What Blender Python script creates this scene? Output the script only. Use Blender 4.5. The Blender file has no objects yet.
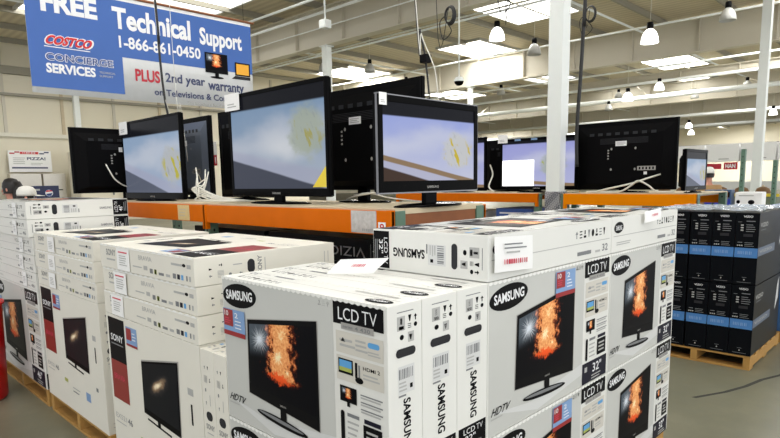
import bpy, bmesh, math, random
from mathutils import Vector, Matrix
random.seed(7)
C = bpy.context.scene.collection
PI = math.pi

# ------------------------------------------------------------------ materials
class S:
    """tiny expression helper over shader sockets"""
    def __init__(s, nt, k): s.nt, s.k = nt, k
    def _m(s, op, *a):
        n = s.nt.nodes.new('ShaderNodeMath'); n.operation = op
        for i, v in enumerate((s,) + a):
            if isinstance(v, S): s.nt.links.new(v.k, n.inputs[i])
            else: n.inputs[i].default_value = v
        return S(s.nt, n.outputs[0])
    def __add__(s, o): return s._m('ADD', o)
    def __radd__(s, o): return s._m('ADD', o)
    def __sub__(s, o): return s._m('SUBTRACT', o)
    def __rsub__(s, o): return (s * -1) + o
    def __mul__(s, o): return s._m('MULTIPLY', o)
    def __rmul__(s, o): return s._m('MULTIPLY', o)
    def __truediv__(s, o): return s._m('DIVIDE', o)
    def abs(s): return s._m('ABSOLUTE')
    def pow(s, e): return s._m('POWER', e)
    def sqrt(s): return s._m('SQRT')
    def min(s, o): return s._m('MINIMUM', o)
    def max(s, o): return s._m('MAXIMUM', o)
    def gt(s, o): return s._m('GREATER_THAN', o)
    def smooth(s, a, b):
        n = s.nt.nodes.new('ShaderNodeMapRange'); n.interpolation_type = 'SMOOTHSTEP'; n.clamp = True
        s.nt.links.new(s.k, n.inputs[0])
        n.inputs[1].default_value = min(a, b); n.inputs[2].default_value = max(a, b)
        n.inputs[3].default_value = 0 if a < b else 1; n.inputs[4].default_value = 1 if a < b else 0
        return S(s.nt, n.outputs[0])

def col4(c): return (c[0], c[1], c[2], 1)
def newmat(name):
    m = bpy.data.materials.new(name); m.use_nodes = True
    return m, m.node_tree, m.node_tree.nodes['Principled BSDF']
def lin(*c):      # 0-255 sRGB -> linear
    return tuple(((v / 255 + .055) / 1.055) ** 2.4 if v > 10 else v / 255 / 12.92 for v in c)
def noise(nt, scale, detail=3, vec=None, rough=.5):
    n = nt.nodes.new('ShaderNodeTexNoise'); n.inputs['Scale'].default_value = scale
    n.inputs['Detail'].default_value = detail; n.inputs['Roughness'].default_value = rough
    if vec is not None: nt.links.new(vec, n.inputs['Vector'])
    else:
        t = nt.nodes.new('ShaderNodeTexCoord'); nt.links.new(t.outputs['Object'], n.inputs['Vector'])
    return n.outputs['Fac']
def mix(nt, f, a, b):
    n = nt.nodes.new('ShaderNodeMix'); n.data_type = 'RGBA'
    for i, v in ((0, f), (6, a), (7, b)):
        if isinstance(v, S): v = v.k
        if isinstance(v, (tuple, list)): n.inputs[i].default_value = col4(v)
        elif isinstance(v, (int, float)): n.inputs[i].default_value = v
        else: nt.links.new(v, n.inputs[i])
    return n.outputs[2]
_M = {}
def mat(name, c, rough=.5, metal=0, var=.06, scale=12, coat=0, bump=0, spec=.5):
    if name in _M: return _M[name]
    m, nt, b = newmat(name)
    f = noise(nt, scale)
    nt.links.new(mix(nt, f, tuple(v * (1 - var) for v in c), tuple(min(1, v * (1 + var)) for v in c)), b.inputs['Base Color'])
    b.inputs['Roughness'].default_value = rough; b.inputs['Metallic'].default_value = metal
    b.inputs['Coat Weight'].default_value = coat; b.inputs['Specular IOR Level'].default_value = spec
    if bump:
        n = nt.nodes.new('ShaderNodeBump'); n.inputs['Strength'].default_value = bump; n.inputs['Distance'].default_value = .01
        nt.links.new(noise(nt, scale * 3, 4), n.inputs['Height']); nt.links.new(n.outputs[0], b.inputs['Normal'])
    _M[name] = m; return m
def emis(name, c, s):
    if name in _M: return _M[name]
    m, nt, b = newmat(name)
    f = noise(nt, 3)
    k = mix(nt, f, tuple(v * .93 for v in c), c)
    nt.links.new(k, b.inputs['Emission Color']); b.inputs['Emission Strength'].default_value = s
    nt.links.new(k, b.inputs['Base Color']); b.inputs['Roughness'].default_value = .6
    _M[name] = m; return m
def uvs(nt):
    t = nt.nodes.new('ShaderNodeTexCoord'); s = nt.nodes.new('ShaderNodeSeparateXYZ')
    nt.links.new(t.outputs['UV'], s.inputs[0]); return S(nt, s.outputs[0]), S(nt, s.outputs[1]), t.outputs['UV']
def comb(nt, a, b, c=0.0):
    n = nt.nodes.new('ShaderNodeCombineXYZ')
    for i, v in enumerate((a, b, c)):
        if isinstance(v, S): nt.links.new(v.k, n.inputs[i])
        else: n.inputs[i].default_value = v
    return n.outputs[0]
def ramp(nt, f, stops):
    n = nt.nodes.new('ShaderNodeValToRGB'); nt.links.new(f.k, n.inputs[0]); e = n.color_ramp.elements
    while len(e) < len(stops): e.new(.5)
    for el, (p, c) in zip(e, stops): el.position = p; el.color = col4(c)
    return n.outputs[0]

def burst(nt, u, v, cx, cy, asp, rad, k=14):
    dx, dy = (u - cx) * asp, v - cy
    r = (dx * dx + dy * dy).sqrt() + .001
    n = S(nt, noise(nt, k, 2, comb(nt, dx / r, dy / r, cx * 7)))
    return (r / ((n.smooth(.3, .7)) * rad + rad * .25)).smooth(1.0, .15), n

def fire_mat():
    m, nt, b = newmat('firework_print'); u, v, uv = uvs(nt)
    n = S(nt, noise(nt, 9, 6, comb(nt, u * 1.6, v), .65)); n2 = S(nt, noise(nt, 22, 4, comb(nt, u * 1.6, v), .6))
    dx = (u - .5).abs()
    plume = (dx + (n - .5) * .6).smooth(.26, .08) * v.smooth(.16, .3)
    top, _ = burst(nt, u, v, .52, .84, 1.6, .34, 9)
    mid, _ = burst(nt, u, v, .47, .5, 1.6, .22, 8)
    lowr, _ = burst(nt, u, v, .60, .36, 1.6, .13, 8)
    red = (((u - .48).abs() * 1.2 + (v - .24).abs() * 3.0 + (n2 - .5) * .6)).smooth(.3, .12)
    t = (plume * .55).max(top * .75).max(mid).max(lowr * .8) * (n2 * 1.3 + .25)
    c = ramp(nt, t, [(0, (.003, .003, .005)), (.16, (.10, .016, .006)), (.38, (.75, .24, .08)), (.62, (1, .52, .20)), (.85, (1, .85, .52))])
    c = mix(nt, red * .9, c, (.9, .10, .02))
    w, _ = burst(nt, u, v, .17, .76, 1.6, .24, 16)
    corner = (u.smooth(.34, .30) * v.smooth(.45, .75)) * .16
    c = mix(nt, w * .85, mix(nt, corner, c, (.5, .62, .75)), (.8, .85, .92))
    nt.links.new(c, b.inputs['Base Color']); b.inputs['Roughness'].default_value = .4; b.inputs['Specular IOR Level'].default_value = .06
    return m
def galaxy_mat():
    m, nt, b = newmat('galaxy_print'); u, v, uv = uvs(nt)
    dx, dy = u - .46, v - .54
    a, c_ = dx * .8 + dy * .45, dy * .8 - dx * .5
    r = (a * a * 1.2 + c_ * c_ * 5).sqrt(); n = S(nt, noise(nt, 7, 5, uv))
    t = (r + (n - .5) * .25).smooth(.42, 0)
    c = ramp(nt, t, [(0, (.008, .009, .012)), (.35, (.035, .03, .03)), (.75, (.3, .2, .12)), (1, (1, .85, .6))])
    nt.links.new(c, b.inputs['Base Color']); b.inputs['Roughness'].default_value = .4; b.inputs['Specular IOR Level'].default_value = .06
    return m
def screen_mat(name, strength=1.1, flower=(.82, .40), tilt=-.33, off=.30, top=.83, tint=(.42, .55, .92), low=(.74, .76, .9), edge=1.0, glow=0.0, dark=(.07, .04, .025), pale=(.55, .56, .5), yellow=(.72, .56, .05), bend=.35):
    m, nt, b = newmat(name); u, v, uv = uvs(nt)
    n = S(nt, noise(nt, 2.2, 3, uv)); n2 = S(nt, noise(nt, 11, 4, uv))
    f = v * .8 + n * .4
    c = ramp(nt, f, [(.1, low), (.5, tuple(.5 * (a + k) for a, k in zip(low, tint))), (.9, tint), (1, tuple(x * .8 for x in tint))])
    c = mix(nt, ((v - u * .25 - .42 + (n - .5) * .4).abs()).smooth(.22, 0) * .45, c, (.86, .88, .95))
    q = v - (off + u * tilt) + (n - .5) * .02
    c = mix(nt, q.smooth(.02, -.05) * .55, c, (.50, .50, .66))
    c = mix(nt, (q.abs()).smooth(.045, .025) * edge, c, (.34, .23, .13))
    c = mix(nt, (q + .12 + u * .06).smooth(.012, -.012), c, dark)
    if glow:
        gx, gy = (u - .58) * .9, (v - .42) * 1.6; c = mix(nt, ((gx * gx + gy * gy).sqrt() + (n - .5) * .3).smooth(.36, .0) * glow, c, (.95, .97, 1))
    fx, fy = (u - flower[0]) * 1.5, v - flower[1]
    r = (fx * fx + fy * fy).sqrt() + (n2 - .5) * .22
    c = mix(nt, r.smooth(.32, .17) * .9, c, pale)
    st = S(nt, noise(nt, 3.2, 4, comb(nt, fx * 3.4 + fy * 1.6, fy * 1.0 - fx * .5, flower[0] * 9)))
    c = mix(nt, st.smooth(.40, .33) * r.smooth(.28, .16) * .5, c, (.35, .38, .42))
    c = mix(nt, st.smooth(.53, .60) * r.smooth(.27, .16), c, yellow)
    c = mix(nt, v.smooth(top - .012, top + .014), c, (.006, .007, .010))
    nt.links.new(c, b.inputs['Emission Color']); b.inputs['Emission Strength'].default_value = strength
    b.inputs['Base Color'].default_value = (.006, .006, .008, 1); b.inputs['Roughness'].default_value = .2; b.inputs['Specular IOR Level'].default_value = .04
    return m

M = dict(
    card=mat('white_carton_board', lin(226, 226, 221), .55, var=.03, scale=5),
    cardb=mat('cream_carton_board', lin(226, 223, 212), .6, var=.03, scale=5),
    edge=mat('torn_board_edge', lin(240, 240, 236), .8),
    greyp=mat('grey_print', lin(198, 199, 195), .4, var=.10, scale=2.2),
    greyw=mat('pale_grey_print', lin(212, 213, 212), .4, var=.05, scale=2),
    ink=mat('black_ink', (.004, .004, .005), .5, spec=.08),
    ink2=mat('faded_grey_ink', lin(120, 122, 125), .5),
    ink3=mat('light_grey_ink', lin(176, 176, 174), .5),
    navy=mat('dark_navy_ink', lin(26, 26, 42), .45, spec=.15),
    panel=mat('beige_feature_panel', lin(208, 204, 194), .45),
    silver=mat('silver_print', lin(160, 158, 154), .35),
    red=mat('dark_red_ink', lin(150, 30, 34), .4),
    red2=mat('brick_red_print', lin(140, 36, 30), .4, var=.12),
    pink=mat('pink_red_ink', lin(205, 60, 85), .5),
    blue=mat('pale_blue_print', lin(126, 160, 205), .4, var=.15),
    blue2=mat('sky_blue_print', lin(90, 160, 215), .4),
    green=mat('yellow_green_ink', lin(170, 180, 90), .4),
    paper=mat('white_paper', lin(243, 243, 242), .7, var=.02),
    hole=mat('dark_handle_hole', (.01, .01, .014), .7),
    white=mat('white_lettering', lin(235, 236, 238), .5),
    tvb=mat('gloss_black_plastic', (.002, .002, .0022), .10, spec=.03),
    tvm=mat('matt_black_plastic', (.003, .003, .0034), .5, spec=.05),
    tvg=mat('dark_grey_plastic', (.02, .021, .024), .4, spec=.25),
    chrome=mat('brushed_silver_trim', (.22, .22, .23), .3, metal=1),
    cable=mat('white_cable_sheath', lin(222, 220, 210), .5),
    blackcable=mat('black_cable_sheath', (.012, .012, .012), .5),
    orange=mat('orange_rack_paint', lin(216, 106, 0), .4, var=.1, scale=6, spec=.08),
    amber=mat('amber_rack_paint', lin(240, 138, 0), .4, var=.05, scale=6, spec=.08),
    rackgreen=mat('green_rack_paint', lin(92, 122, 104), .4, var=.12),
    deck=mat('pale_wood_deck', lin(205, 190, 160), .6, var=.12, scale=9),
    brown=mat('brown_end_board', lin(140, 84, 48), .6, var=.15),
    wood=mat('pallet_pine', lin(176, 134, 70), .75, var=.25, scale=14, bump=.3),
    vz=mat('black_gloss_carton', (.004, .005, .007), .35, var=.2, spec=.08),
    vzs=mat('charcoal_carton_side', (.009, .009, .0095), .3, var=.3, spec=.15),
    vband=mat('blue_carton_band', lin(74, 128, 190), .35, var=.14, scale=25),
    vbandd=mat('slate_carton_band', lin(92, 104, 124), .3, var=.15),
    yellow=mat('yellow_tag', lin(232, 208, 60), .5),
    redbin=mat('red_bin_plastic', lin(205, 18, 24), .35),
    steel=mat('white_column_paint', lin(240, 244, 241), .5, var=.02),
    stainless=mat('stainless_steel', (.55, .52, .46), .3, metal=.9),
    skin=mat('skin', lin(214, 150, 128), .5), hair=mat('dark_hair', (.012, .009, .008), .5, bump=.6),
    cap=mat('white_cap_cotton', lin(238, 236, 228), .8, bump=.2), jacket=mat('black_jacket_cloth', (.02, .02, .022), .8),
    tan=mat('tan_jacket_cloth', lin(176, 140, 96), .8), jeans=mat('blue_jean_cloth', lin(50, 62, 88), .85), greycloth=mat('grey_shirt_cloth', lin(150, 150, 148), .85),
    banner=mat('blue_banner_vinyl', lin(56, 98, 172), .45, var=.10, scale=1.6), bannerw=mat('white_banner_vinyl', lin(232, 234, 234), .5),
    bnavy=mat('navy_lettering', lin(52, 62, 100), .5), bred=mat('red_lettering', lin(184, 30, 50), .5), dblue=mat('deep_blue_lettering', lin(30, 66, 130), .5),
    cred=mat('bright_red_lettering', lin(206, 32, 38), .5), shade=mat('lamp_shade_housing', lin(190, 190, 186), .4),
)
M['fire'] = fire_mat(); M['galaxy'] = galaxy_mat()
M['scrA'] = screen_mat('flower_picture_bright', .74, (.80, .42), tint=(.40, .48, .92), pale=(.72, .73, .72))
M['scrB'] = screen_mat('flower_picture_soft', .66, (.82, .56), -.26, .44, .85, (.26, .40, .60), (.60, .66, .76), 0, .75, (.08, .09, .125), (.50, .56, .46), (.50, .47, .16))
M['scrC'] = screen_mat('flower_picture_pale', .70, (.86, .36), -.38, .46, .80, (.34, .48, .68), (.5, .58, .76), 0, .3, (.14, .16, .22), (.6, .62, .62), (.62, .56, .06))
M['scrD'] = screen_mat('flower_picture_far', .75, (.72, .45), -.1, .12, .93, (.42, .44, .85), (.6, .62, .9), 1, 0, (.2, .06, .04), (.5, .55, .5), (.5, .55, .1))

# ------------------------------------------------------------------ mesh builder
_tc = {}
def glyphs(s, bold=0.0):
    k = (s, bold)
    if k not in _tc:
        cu = bpy.data.curves.new('t', 'FONT'); cu.body = s; cu.size = 1; cu.offset = bold; cu.resolution_u = 3; cu.fill_mode = 'FRONT'
        o = bpy.data.objects.new('t', cu); C.objects.link(o); bpy.context.view_layer.update()
        me = bpy.data.meshes.new_from_object(o.evaluated_get(bpy.context.evaluated_depsgraph_get()))
        vs = [(v.co.x, v.co.y) for v in me.vertices]; fs = [tuple(p.vertices) for p in me.polygons]
        bpy.data.objects.remove(o); bpy.data.curves.remove(cu); bpy.data.meshes.remove(me)
        x0 = min(v[0] for v in vs); x1 = max(v[0] for v in vs); y0 = min(v[1] for v in vs); y1 = max(v[1] for v in vs)
        vs = [((x - x0) / (x1 - x0), (y - y0) / max(1e-6, y1 - y0)) for x, y in vs]
        _tc[k] = (vs, fs)
    return _tc[k]

class MB:
    def __init__(s): s.v = []; s.f = []; s.m = []; s.uv = []; s.mats = []; s.sm = []
    def mi(s, m):
        if m not in s.mats: s.mats.append(m)
        return s.mats.index(m)
    def face(s, pts, m, uv=None, smooth=False):
        i = len(s.v); s.v += [tuple(p) for p in pts]; s.f.append(tuple(range(i, i + len(pts)))); s.m.append(s.mi(m))
        s.uv.append(uv or [(0, 0)] * len(pts)); s.sm.append(smooth)
    def mesh(s, vs, fs, m, smooth=False):
        i = len(s.v); s.v += [tuple(p) for p in vs]; k = s.mi(m)
        for f in fs: s.f.append(tuple(i + j for j in f)); s.m.append(k); s.uv.append([(0, 0)] * len(f)); s.sm.append(smooth)
    def box(s, a, b, m, M4=None, bev=0):
        x0, y0, z0 = a; x1, y1, z1 = b
        if bev:
            bm = bmesh.new(); bmesh.ops.create_cube(bm, size=1)
            for v in bm.verts: v.co = Vector(((x0 + x1) / 2 + v.co.x * (x1 - x0), (y0 + y1) / 2 + v.co.y * (y1 - y0), (z0 + z1) / 2 + v.co.z * (z1 - z0)))
            bmesh.ops.bevel(bm, geom=bm.edges[:], offset=bev, segments=2, profile=.7, affect='EDGES')
            bm.verts.index_update(); vs = [v.co.copy() for v in bm.verts]; fs = [tuple(v.index for v in f.verts) for f in bm.faces]; bm.free()
        else:
            vs = [Vector(p) for p in ((x0, y0, z0), (x1, y0, z0), (x1, y1, z0), (x0, y1, z0), (x0, y0, z1), (x1, y0, z1), (x1, y1, z1), (x0, y1, z1))]
            fs = [(0, 3, 2, 1), (4, 5, 6, 7), (0, 1, 5, 4), (1, 2, 6, 5), (2, 3, 7, 6), (3, 0, 4, 7)]
        if M4: vs = [M4 @ v for v in vs]
        s.mesh(vs, fs, m); return s
    def tube(s, pts, r, m, n=8, cap=True):
        pts = [Vector(p) for p in pts]; rings = []; up = None
        for i, p in enumerate(pts):
            t = (pts[min(i + 1, len(pts) - 1)] - pts[max(i - 1, 0)]).normalized()
            if up is None: up = t.orthogonal().normalized()
            up = (up - t * up.dot(t)); up = up.normalized() if up.length > 1e-5 else t.orthogonal().normalized()
            w = t.cross(up); rr = r[i] if isinstance(r, (list, tuple)) else r
            rings.append([p + (up * math.cos(a) + w * math.sin(a)) * rr for a in (2 * PI * k / n for k in range(n))])
        vs = [q for R_ in rings for q in R_]; fs = []
        for i in range(len(pts) - 1):
            for k in range(n): fs.append((i * n + k, i * n + (k + 1) % n, (i + 1) * n + (k + 1) % n, (i + 1) * n + k))
        if cap: fs += [tuple(range(n))[::-1], tuple((len(pts) - 1) * n + k for k in range(n))]
        s.mesh(vs, fs, m, True); return s
    def lathe(s, prof, m, c=(0, 0, 0), n=20, sx=1, sy=1):
        vs = [(c[0] + r * sx * math.cos(2 * PI * k / n), c[1] + r * sy * math.sin(2 * PI * k / n), c[2] + z) for r, z in prof for k in range(n)]
        fs = [(i * n + k, i * n + (k + 1) % n, (i + 1) * n + (k + 1) % n, (i + 1) * n + k) for i in range(len(prof) - 1) for k in range(n)]
        s.mesh(vs, fs, m, True); return s
    def build(s, name, parent=None, **props):
        me = bpy.data.meshes.new(name); me.from_pydata(s.v, [], s.f)
        for m in s.mats: me.materials.append(m)
        me.polygons.foreach_set('material_index', s.m); me.polygons.foreach_set('use_smooth', s.sm)
        ul = me.uv_layers.new(name='UVMap'); flat = [c for u in s.uv for p in u for c in p]
        ul.data.foreach_set('uv', flat); me.update()
        o = bpy.data.objects.new(name, me); C.objects.link(o)
        if parent: o.parent = parent
        for k, v in props.items(): o[k] = v
        return o

class CV:
    """flat print on a face: O origin, U right, V up (full-size vectors); coordinates 0..1"""
    def __init__(s, mb, O, U, V, lift=.0006):
        s.mb, s.O, s.U, s.V = mb, Vector(O), Vector(U), Vector(V); s.N = s.U.cross(s.V).normalized(); s.l = lift; s.w, s.h = s.U.length, s.V.length
    def P(s, u, v, L): return s.O + s.U * u + s.V * v + s.N * s.l * L
    def quad(s, pts, m, L=1): s.mb.face([s.P(u, v, L) for u, v in pts], m, [(0, 0), (1, 0), (1, 1), (0, 1)][:len(pts)] if len(pts) <= 4 else None)
    def rect(s, u0, v0, u1, v1, m, L=1): s.quad([(u0, v0), (u1, v0), (u1, v1), (u0, v1)], m, L)
    def ell(s, cu, cv, ru, rv, m, L=1, rot=0, n=28):
        c, q = math.cos(rot), math.sin(rot)
        pts = []
        for k in range(n):
            a = 2 * PI * k / n; x, y = ru * s.w * math.cos(a), rv * s.h * math.sin(a)
            pts.append((cu + (x * c - y * q) / s.w, cv + (x * q + y * c) / s.h))
        s.mb.face([s.P(u, v, L) for u, v in pts], m)
    def pill(s, u0, v0, u1, v1, m, L=1):
        w, h = (u1 - u0) * s.w, (v1 - v0) * s.h; r = min(w, h) / 2; pts = []
        for cx, cy, a0 in ((w - r, h - r, 0), (r, h - r, 90), (r, r, 180), (w - r, r, 270)):
            for k in range(7):
                a = math.radians(a0 + 15 * k); pts.append((u0 + (cx + r * math.cos(a)) / s.w, v0 + (cy + r * math.sin(a)) / s.h))
        s.mb.face([s.P(u, v, L) for u, v in pts], m)
    def text(s, t, u0, v0, u1, v1, m, L=2, rot=0, bold=.012, shear=0, skew=0):
        vs, fs = glyphs(t, bold); out = []
        for x, y in vs:
            x2 = x + shear * y
            if rot == -90: a, b = y, 1 - x2
            elif rot == 90: a, b = 1 - y, x2
            elif rot == 180: a, b = 1 - x2, 1 - y
            else: a, b = x2, y
            out.append(s.P(u0 + (u1 - u0) * a, v0 + (v1 - v0) * b + skew * a, L))
        s.mb.mesh(out, fs, m)
    def lines(s, u0, v0, u1, v1, n, m, L=2, fill=.45, rag=.3):
        for i in range(n):
            a = v1 - (v1 - v0) * (i + .5) / n; h = (v1 - v0) / n * fill / 2
            s.rect(u0, a - h, u1 - (u1 - u0) * random.random() * rag, a + h, m, L)
    def barcode(s, u0, v0, u1, v1, m, L=2, n=9):
        for i in range(n):
            a = u0 + (u1 - u0) * i / n; s.rect(a, v0, a + (u1 - u0) / n * random.uniform(.25, .75), v1, m, L)

def root(name, label, cat, loc=(0, 0, 0), rz=0, group=None):
    o = bpy.data.objects.new(name, None); C.objects.link(o); o.empty_display_size = .1
    o.location = loc; o.rotation_euler = (0, 0, rz); return tag(o, label, cat, group)
def tag(o, label, cat, group=None, kind=None):
    o['label'] = label; o['category'] = cat
    if group: o['group'] = group
    if kind: o['kind'] = kind
    return o
def struct(o): o['kind'] = 'structure'; return o
def copy_tree(o, parent=None):
    c = o.copy(); C.objects.link(c)
    if parent: c.parent = parent
    for ch in [x for x in bpy.data.objects if x.parent == o]: copy_tree(ch, c)
    return c

# ------------------------------------------------------------------ cartons
def icon(cv, u, v, w, h, kind, m=None):
    m = m or M['ink']
    if kind == 0:   # glass
        cv.quad([(u + w * .4, v), (u + w * .6, v), (u + w * .9, v + h), (u + w * .1, v + h)], m, 1)
    elif kind == 1:  # arrows up
        cv.quad([(u, v + h * .55), (u + w, v + h * .55), (u + w * .5, v + h)], m); cv.rect(u + w * .35, v, u + w * .65, v + h * .55, m)
    elif kind == 2:
        cv.rect(u, v, u + w, v + h * .3, m); cv.rect(u + w * .3, v + h * .45, u + w * .7, v + h, m)
    elif kind == 3:
        cv.ell(u + w / 2, v + h / 2, w / 2, h / 2, m)
    else:
        for a in (0, .4, .8): cv.rect(u, v + h * a, u + w, v + h * (a + .15), m)

def samsung(W, H, T, size='32"', promo='left'):
    """front at y=-T/2, W along x, H along z, origin at base centre"""
    b = MB(); hw, ht = W / 2, T / 2
    b.box((-hw, -ht, 0), (hw, ht, H), M['card'], bev=.003)
    fc = CV(b, (-hw, -ht, 0), (W, 0, 0), (0, 0, H))
    fc.rect(.006, .006, .735, .985, M['greyp'], 1)
    fc.quad([(.006, .16), (.35, .02), (.735, .10), (.735, .19), (.3, .10)], M['greyw'], 2)
    n = 34
    for i in range(n):   # scalloped perforation along the top edge
        u = (i + .5) / n; fc.ell(u, .992, .42 / n, .012, M['edge'], 3, n=8)
    tp = CV(b, (hw, ht, H), (-W, 0, 0), (0, -T, 0))
    tp.rect(.02, .45, .98, .47, M['ink3'], 1); tp.ell(.085, .70, .06, .16, M['ink'], 2, rot=.05); tp.text('SAMSUNG', .045, .62, .125, .76, M['white'], 3)
    tp.lines(.06, .18, .30, .30, 2, M['ink3'], 2); tp.rect(.66, .14, .79, .24, M['ink2'], 2)
    for k in range(8): icon(tp, .64 + k * .038, .60, .024, .20, (1, 4, 2, 0, 3, 2, 4, 0)[k], M['ink'] if k % 3 else M['ink2'])
    tp.text(size.strip('"'), .90, .14, .96, .34, M['ink2']); tp.rect(.83, .14, .88, .2, M['ink3'], 2)
    c = b.build('tv_carton')
    b = MB(); fc = CV(b, (-hw, -ht, 0), (W, 0, 0), (0, 0, H))
    fc.ell(.135, .885, .128, .082, M['ink'], 2, rot=.06); fc.text('SAMSUNG', .035, .85, .235, .915, M['white'], 4, bold=.03, skew=.012)
    b.build('brand_logo', c)
    b = MB(); fc = CV(b, (-hw, -ht, 0), (W, 0, 0), (0, 0, H))   # the printed television
    fc.quad([(.175, .235), (.65, .17), (.65, .845), (.185, .745)], M['silver'], 2)
    fc.quad([(.18, .24), (.645, .175), (.645, .84), (.19, .74)], M['ink'], 3)
    fc.quad([(.197, .30), (.628, .26), (.628, .805), (.203, .715)], M['fire'], 4)
    fc.quad([(.40, .12), (.44, .12), (.44, .22), (.40, .22)], M['ink'], 5)
    fc.ell(.405, .125, .17, .028, M['ink'], 6, rot=-.06); fc.ell(.40, .132, .15, .012, M['ink2'], 7, rot=-.06)
    fc.text('SAMSUNG', .40, .232, .44, .245, M['silver'], 6)
    b.build('product_picture', c)
    b = MB(); fc = CV(b, (-hw, -ht, 0), (W, 0, 0), (0, 0, H))   # right-hand printed strip
    fc.rect(.738, .86, .985, .985, M['ink'], 2); fc.text('LCD', .765, .885, .87, .955, M['white'], 3, bold=.0); fc.text('TV', .885, .885, .955, .955, M['white'], 3, bold=-.01)
    fc.rect(.78, .835, .94, .872, M['silver'], 4); fc.text('series', .79, .845, .84, .86, M['ink2'], 5); fc.text('4 430', .85, .842, .925, .864, M['ink2'], 5)
    fc.rect(.75, .70, .982, .822, M['panel'], 2); fc.lines(.77, .73, .85, .79, 2, M['ink3'], 3); fc.quad([(.775, .765), (.80, .765), (.787, .79)], M['ink2'], 3)
    fc.lines(.85, .725, .91, .80, 3, M['ink3'], 3); fc.pill(.91, .765, .965, .795, M['blue2'], 3); fc.lines(.91, .72, .97, .75, 2, M['ink3'], 3)
    fc.rect(.75, .545, .982, .685, M['panel'], 2); fc.rect(.76, .585, .835, .67, M['ink'], 3); fc.rect(.766, .60, .829, .662, M['blue2'], 4); fc.rect(.766, .60, .829, .622, M['green'], 5)
    fc.rect(.845, .58, .857, .665, M['ink'], 3); fc.rect(.862, .58, .87, .655, M['ink2'], 3); fc.ell(.865, .57, .02, .018, M['ink'], 3); fc.text('HDMI 2', .885, .635, .965, .655, M['ink'], 3); fc.lines(.885, .58, .965, .62, 2, M['ink3'], 3)
    fc.rect(.765, .425, .85, .515, M['ink'], 3); fc.rect(.775, .435, .84, .505, M['fire'], 4); fc.rect(.80, .40, .815, .425, M['ink'], 3)
    for k in range(3):
        fc.rect(.87, .49 - k * .04, .975, .497 - k * .04, M['ink2'], 3); fc.rect(.87, .474 - k * .04, .965, .483 - k * .04, M['ink3'], 3)
    fc.pill(.765, .19, .785, .37, M['ink'], 3); fc.rect(.80, .345, .86, .365, M['ink2'], 3); fc.lines(.80, .20, .86, .33, 4, M['ink3'], 3, .35)
    fc.rect(.885, .34, .965, .365, M['navy'], 3); fc.rect(.88, .20, .97, .33, M['ink'], 3); fc.lines(.895, .22, .955, .31, 3, M['ink3'], 4)
    fc.rect(.738, .005, .985, .175, M['navy'], 2); fc.text(size, .84, .075, .93, .15, M['white'], 3); fc.rect(.76, .10, .785, .14, M['ink3'], 3); fc.lines(.83, .015, .95, .06, 2, M['ink3'], 3, .4)
    b.build('feature_panel', c)
    b = MB(); fc = CV(b, (-hw, -ht, 0), (W, 0, 0), (0, 0, H))
    du, dv = (0, 0) if promo == 'left' else (.465, .18)
    R = lambda u0, v0, u1, v1, m, L: fc.rect(u0 + du, v0 + dv, u1 + du, v1 + dv, M[m], L)
    R(.008, .60, .175, .785, 'blue', 8); R(.012, .665, .085, .78, 'red', 9); R(.008, .60, .175, .632, 'red', 9)
    fc.text('10', .02 + du, .735 + dv, .05 + du, .77 + dv, M['white'], 10); fc.lines(.02 + du, .68 + dv, .07 + du, .725 + dv, 3, M['pink'], 10); fc.text('2', .10 + du, .73 + dv, .125 + du, .765 + dv, M['white'], 10); fc.lines(.10 + du, .65 + dv, .15 + du, .72 + dv, 3, M['white'], 10, .3)
    if promo: b.build('promotional_sticker', c)
    b = MB(); fc = CV(b, (-hw, -ht, 0), (W, 0, 0), (0, 0, H))
    fc.text('HDTV', .02, .135, .135, .185, M['ink'], 4, bold=.01, shear=.15); fc.lines(.02, .105, .10, .125, 1, M['ink3'], 4)
    icon(fc, .655, .94, .018, .03, 2); icon(fc, .677, .94, .018, .03, 4, M['ink2']); icon(fc, .70, .94, .02, .03, 1)
    b.build('printed_caption', c)
    # both narrow ends carry the same printing
    for s, O, U in ((1, (hw, -ht, 0), (0, T, 0)), (-1, (-hw, ht, 0), (0, -T, 0))):
        b = MB(); ev = CV(b, O, U, (0, 0, H))
        ev.rect(.27, .955, .75, .96, M['ink2'], 1); ev.rect(.27, .86, .50, .935, M['ink3'], 1); icon(ev, .32, .865, .14, .06, 2)
        icon(ev, .58, .90, .12, .035, 0); icon(ev, .76, .90, .1, .035, 1); icon(ev, .58, .865, .1, .025, 4); icon(ev, .76, .865, .1, .025, 3)
        icon(ev, .34, .81, .12, .028, 3); ev.rect(.58, .79, .76, .845, M['ink3'], 1); icon(ev, .6, .80, .12, .03, 0)
        ev.rect(.28, .52, .76, .67, M['greyw'], 1); ev.barcode(.30, .60, .74, .655, M['ink2'], 2); ev.lines(.30, .53, .55, .59, 3, M['ink3'], 2); ev.rect(.62, .54, .70, .565, M['ink'], 2); ev.rect(.28, .505, .5, .515, M['ink2'], 2)
        ev.text('SAMSUNG', .42, .20 if H < .6 else .175, .64 if H < .6 else .56, .49 if H < .6 else .30, M['ink'] if H < .6 else M['ink2'], 1, rot=-90, bold=.03)
        b.build('printed_end_panel', c); b = MB(); ev = CV(b, O, U, (0, 0, H))
        ev.rect(.04, .005, .96, .16, M['ink'], 1); ev.text('LCD', .2, .11, .58, .145, M['white'], 2, bold=0); ev.text('TV', .63, .11, .85, .145, M['white'], 2, bold=-.01)
        ev.text(size, .25, .06, .60, .10, M['white'], 2); ev.lines(.25, .015, .85, .05, 2, M['ink2'], 2)
        b.build('size_panel', c)
        b = MB(); ev = CV(b, O, U, (0, 0, H)); ev.pill(.22, .718, .80, .765, M['hole'], 2); ev.pill(.26, .74, .76, .763, M['tvg'], 3); b.build('handle_hole', c)
    return c

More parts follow.
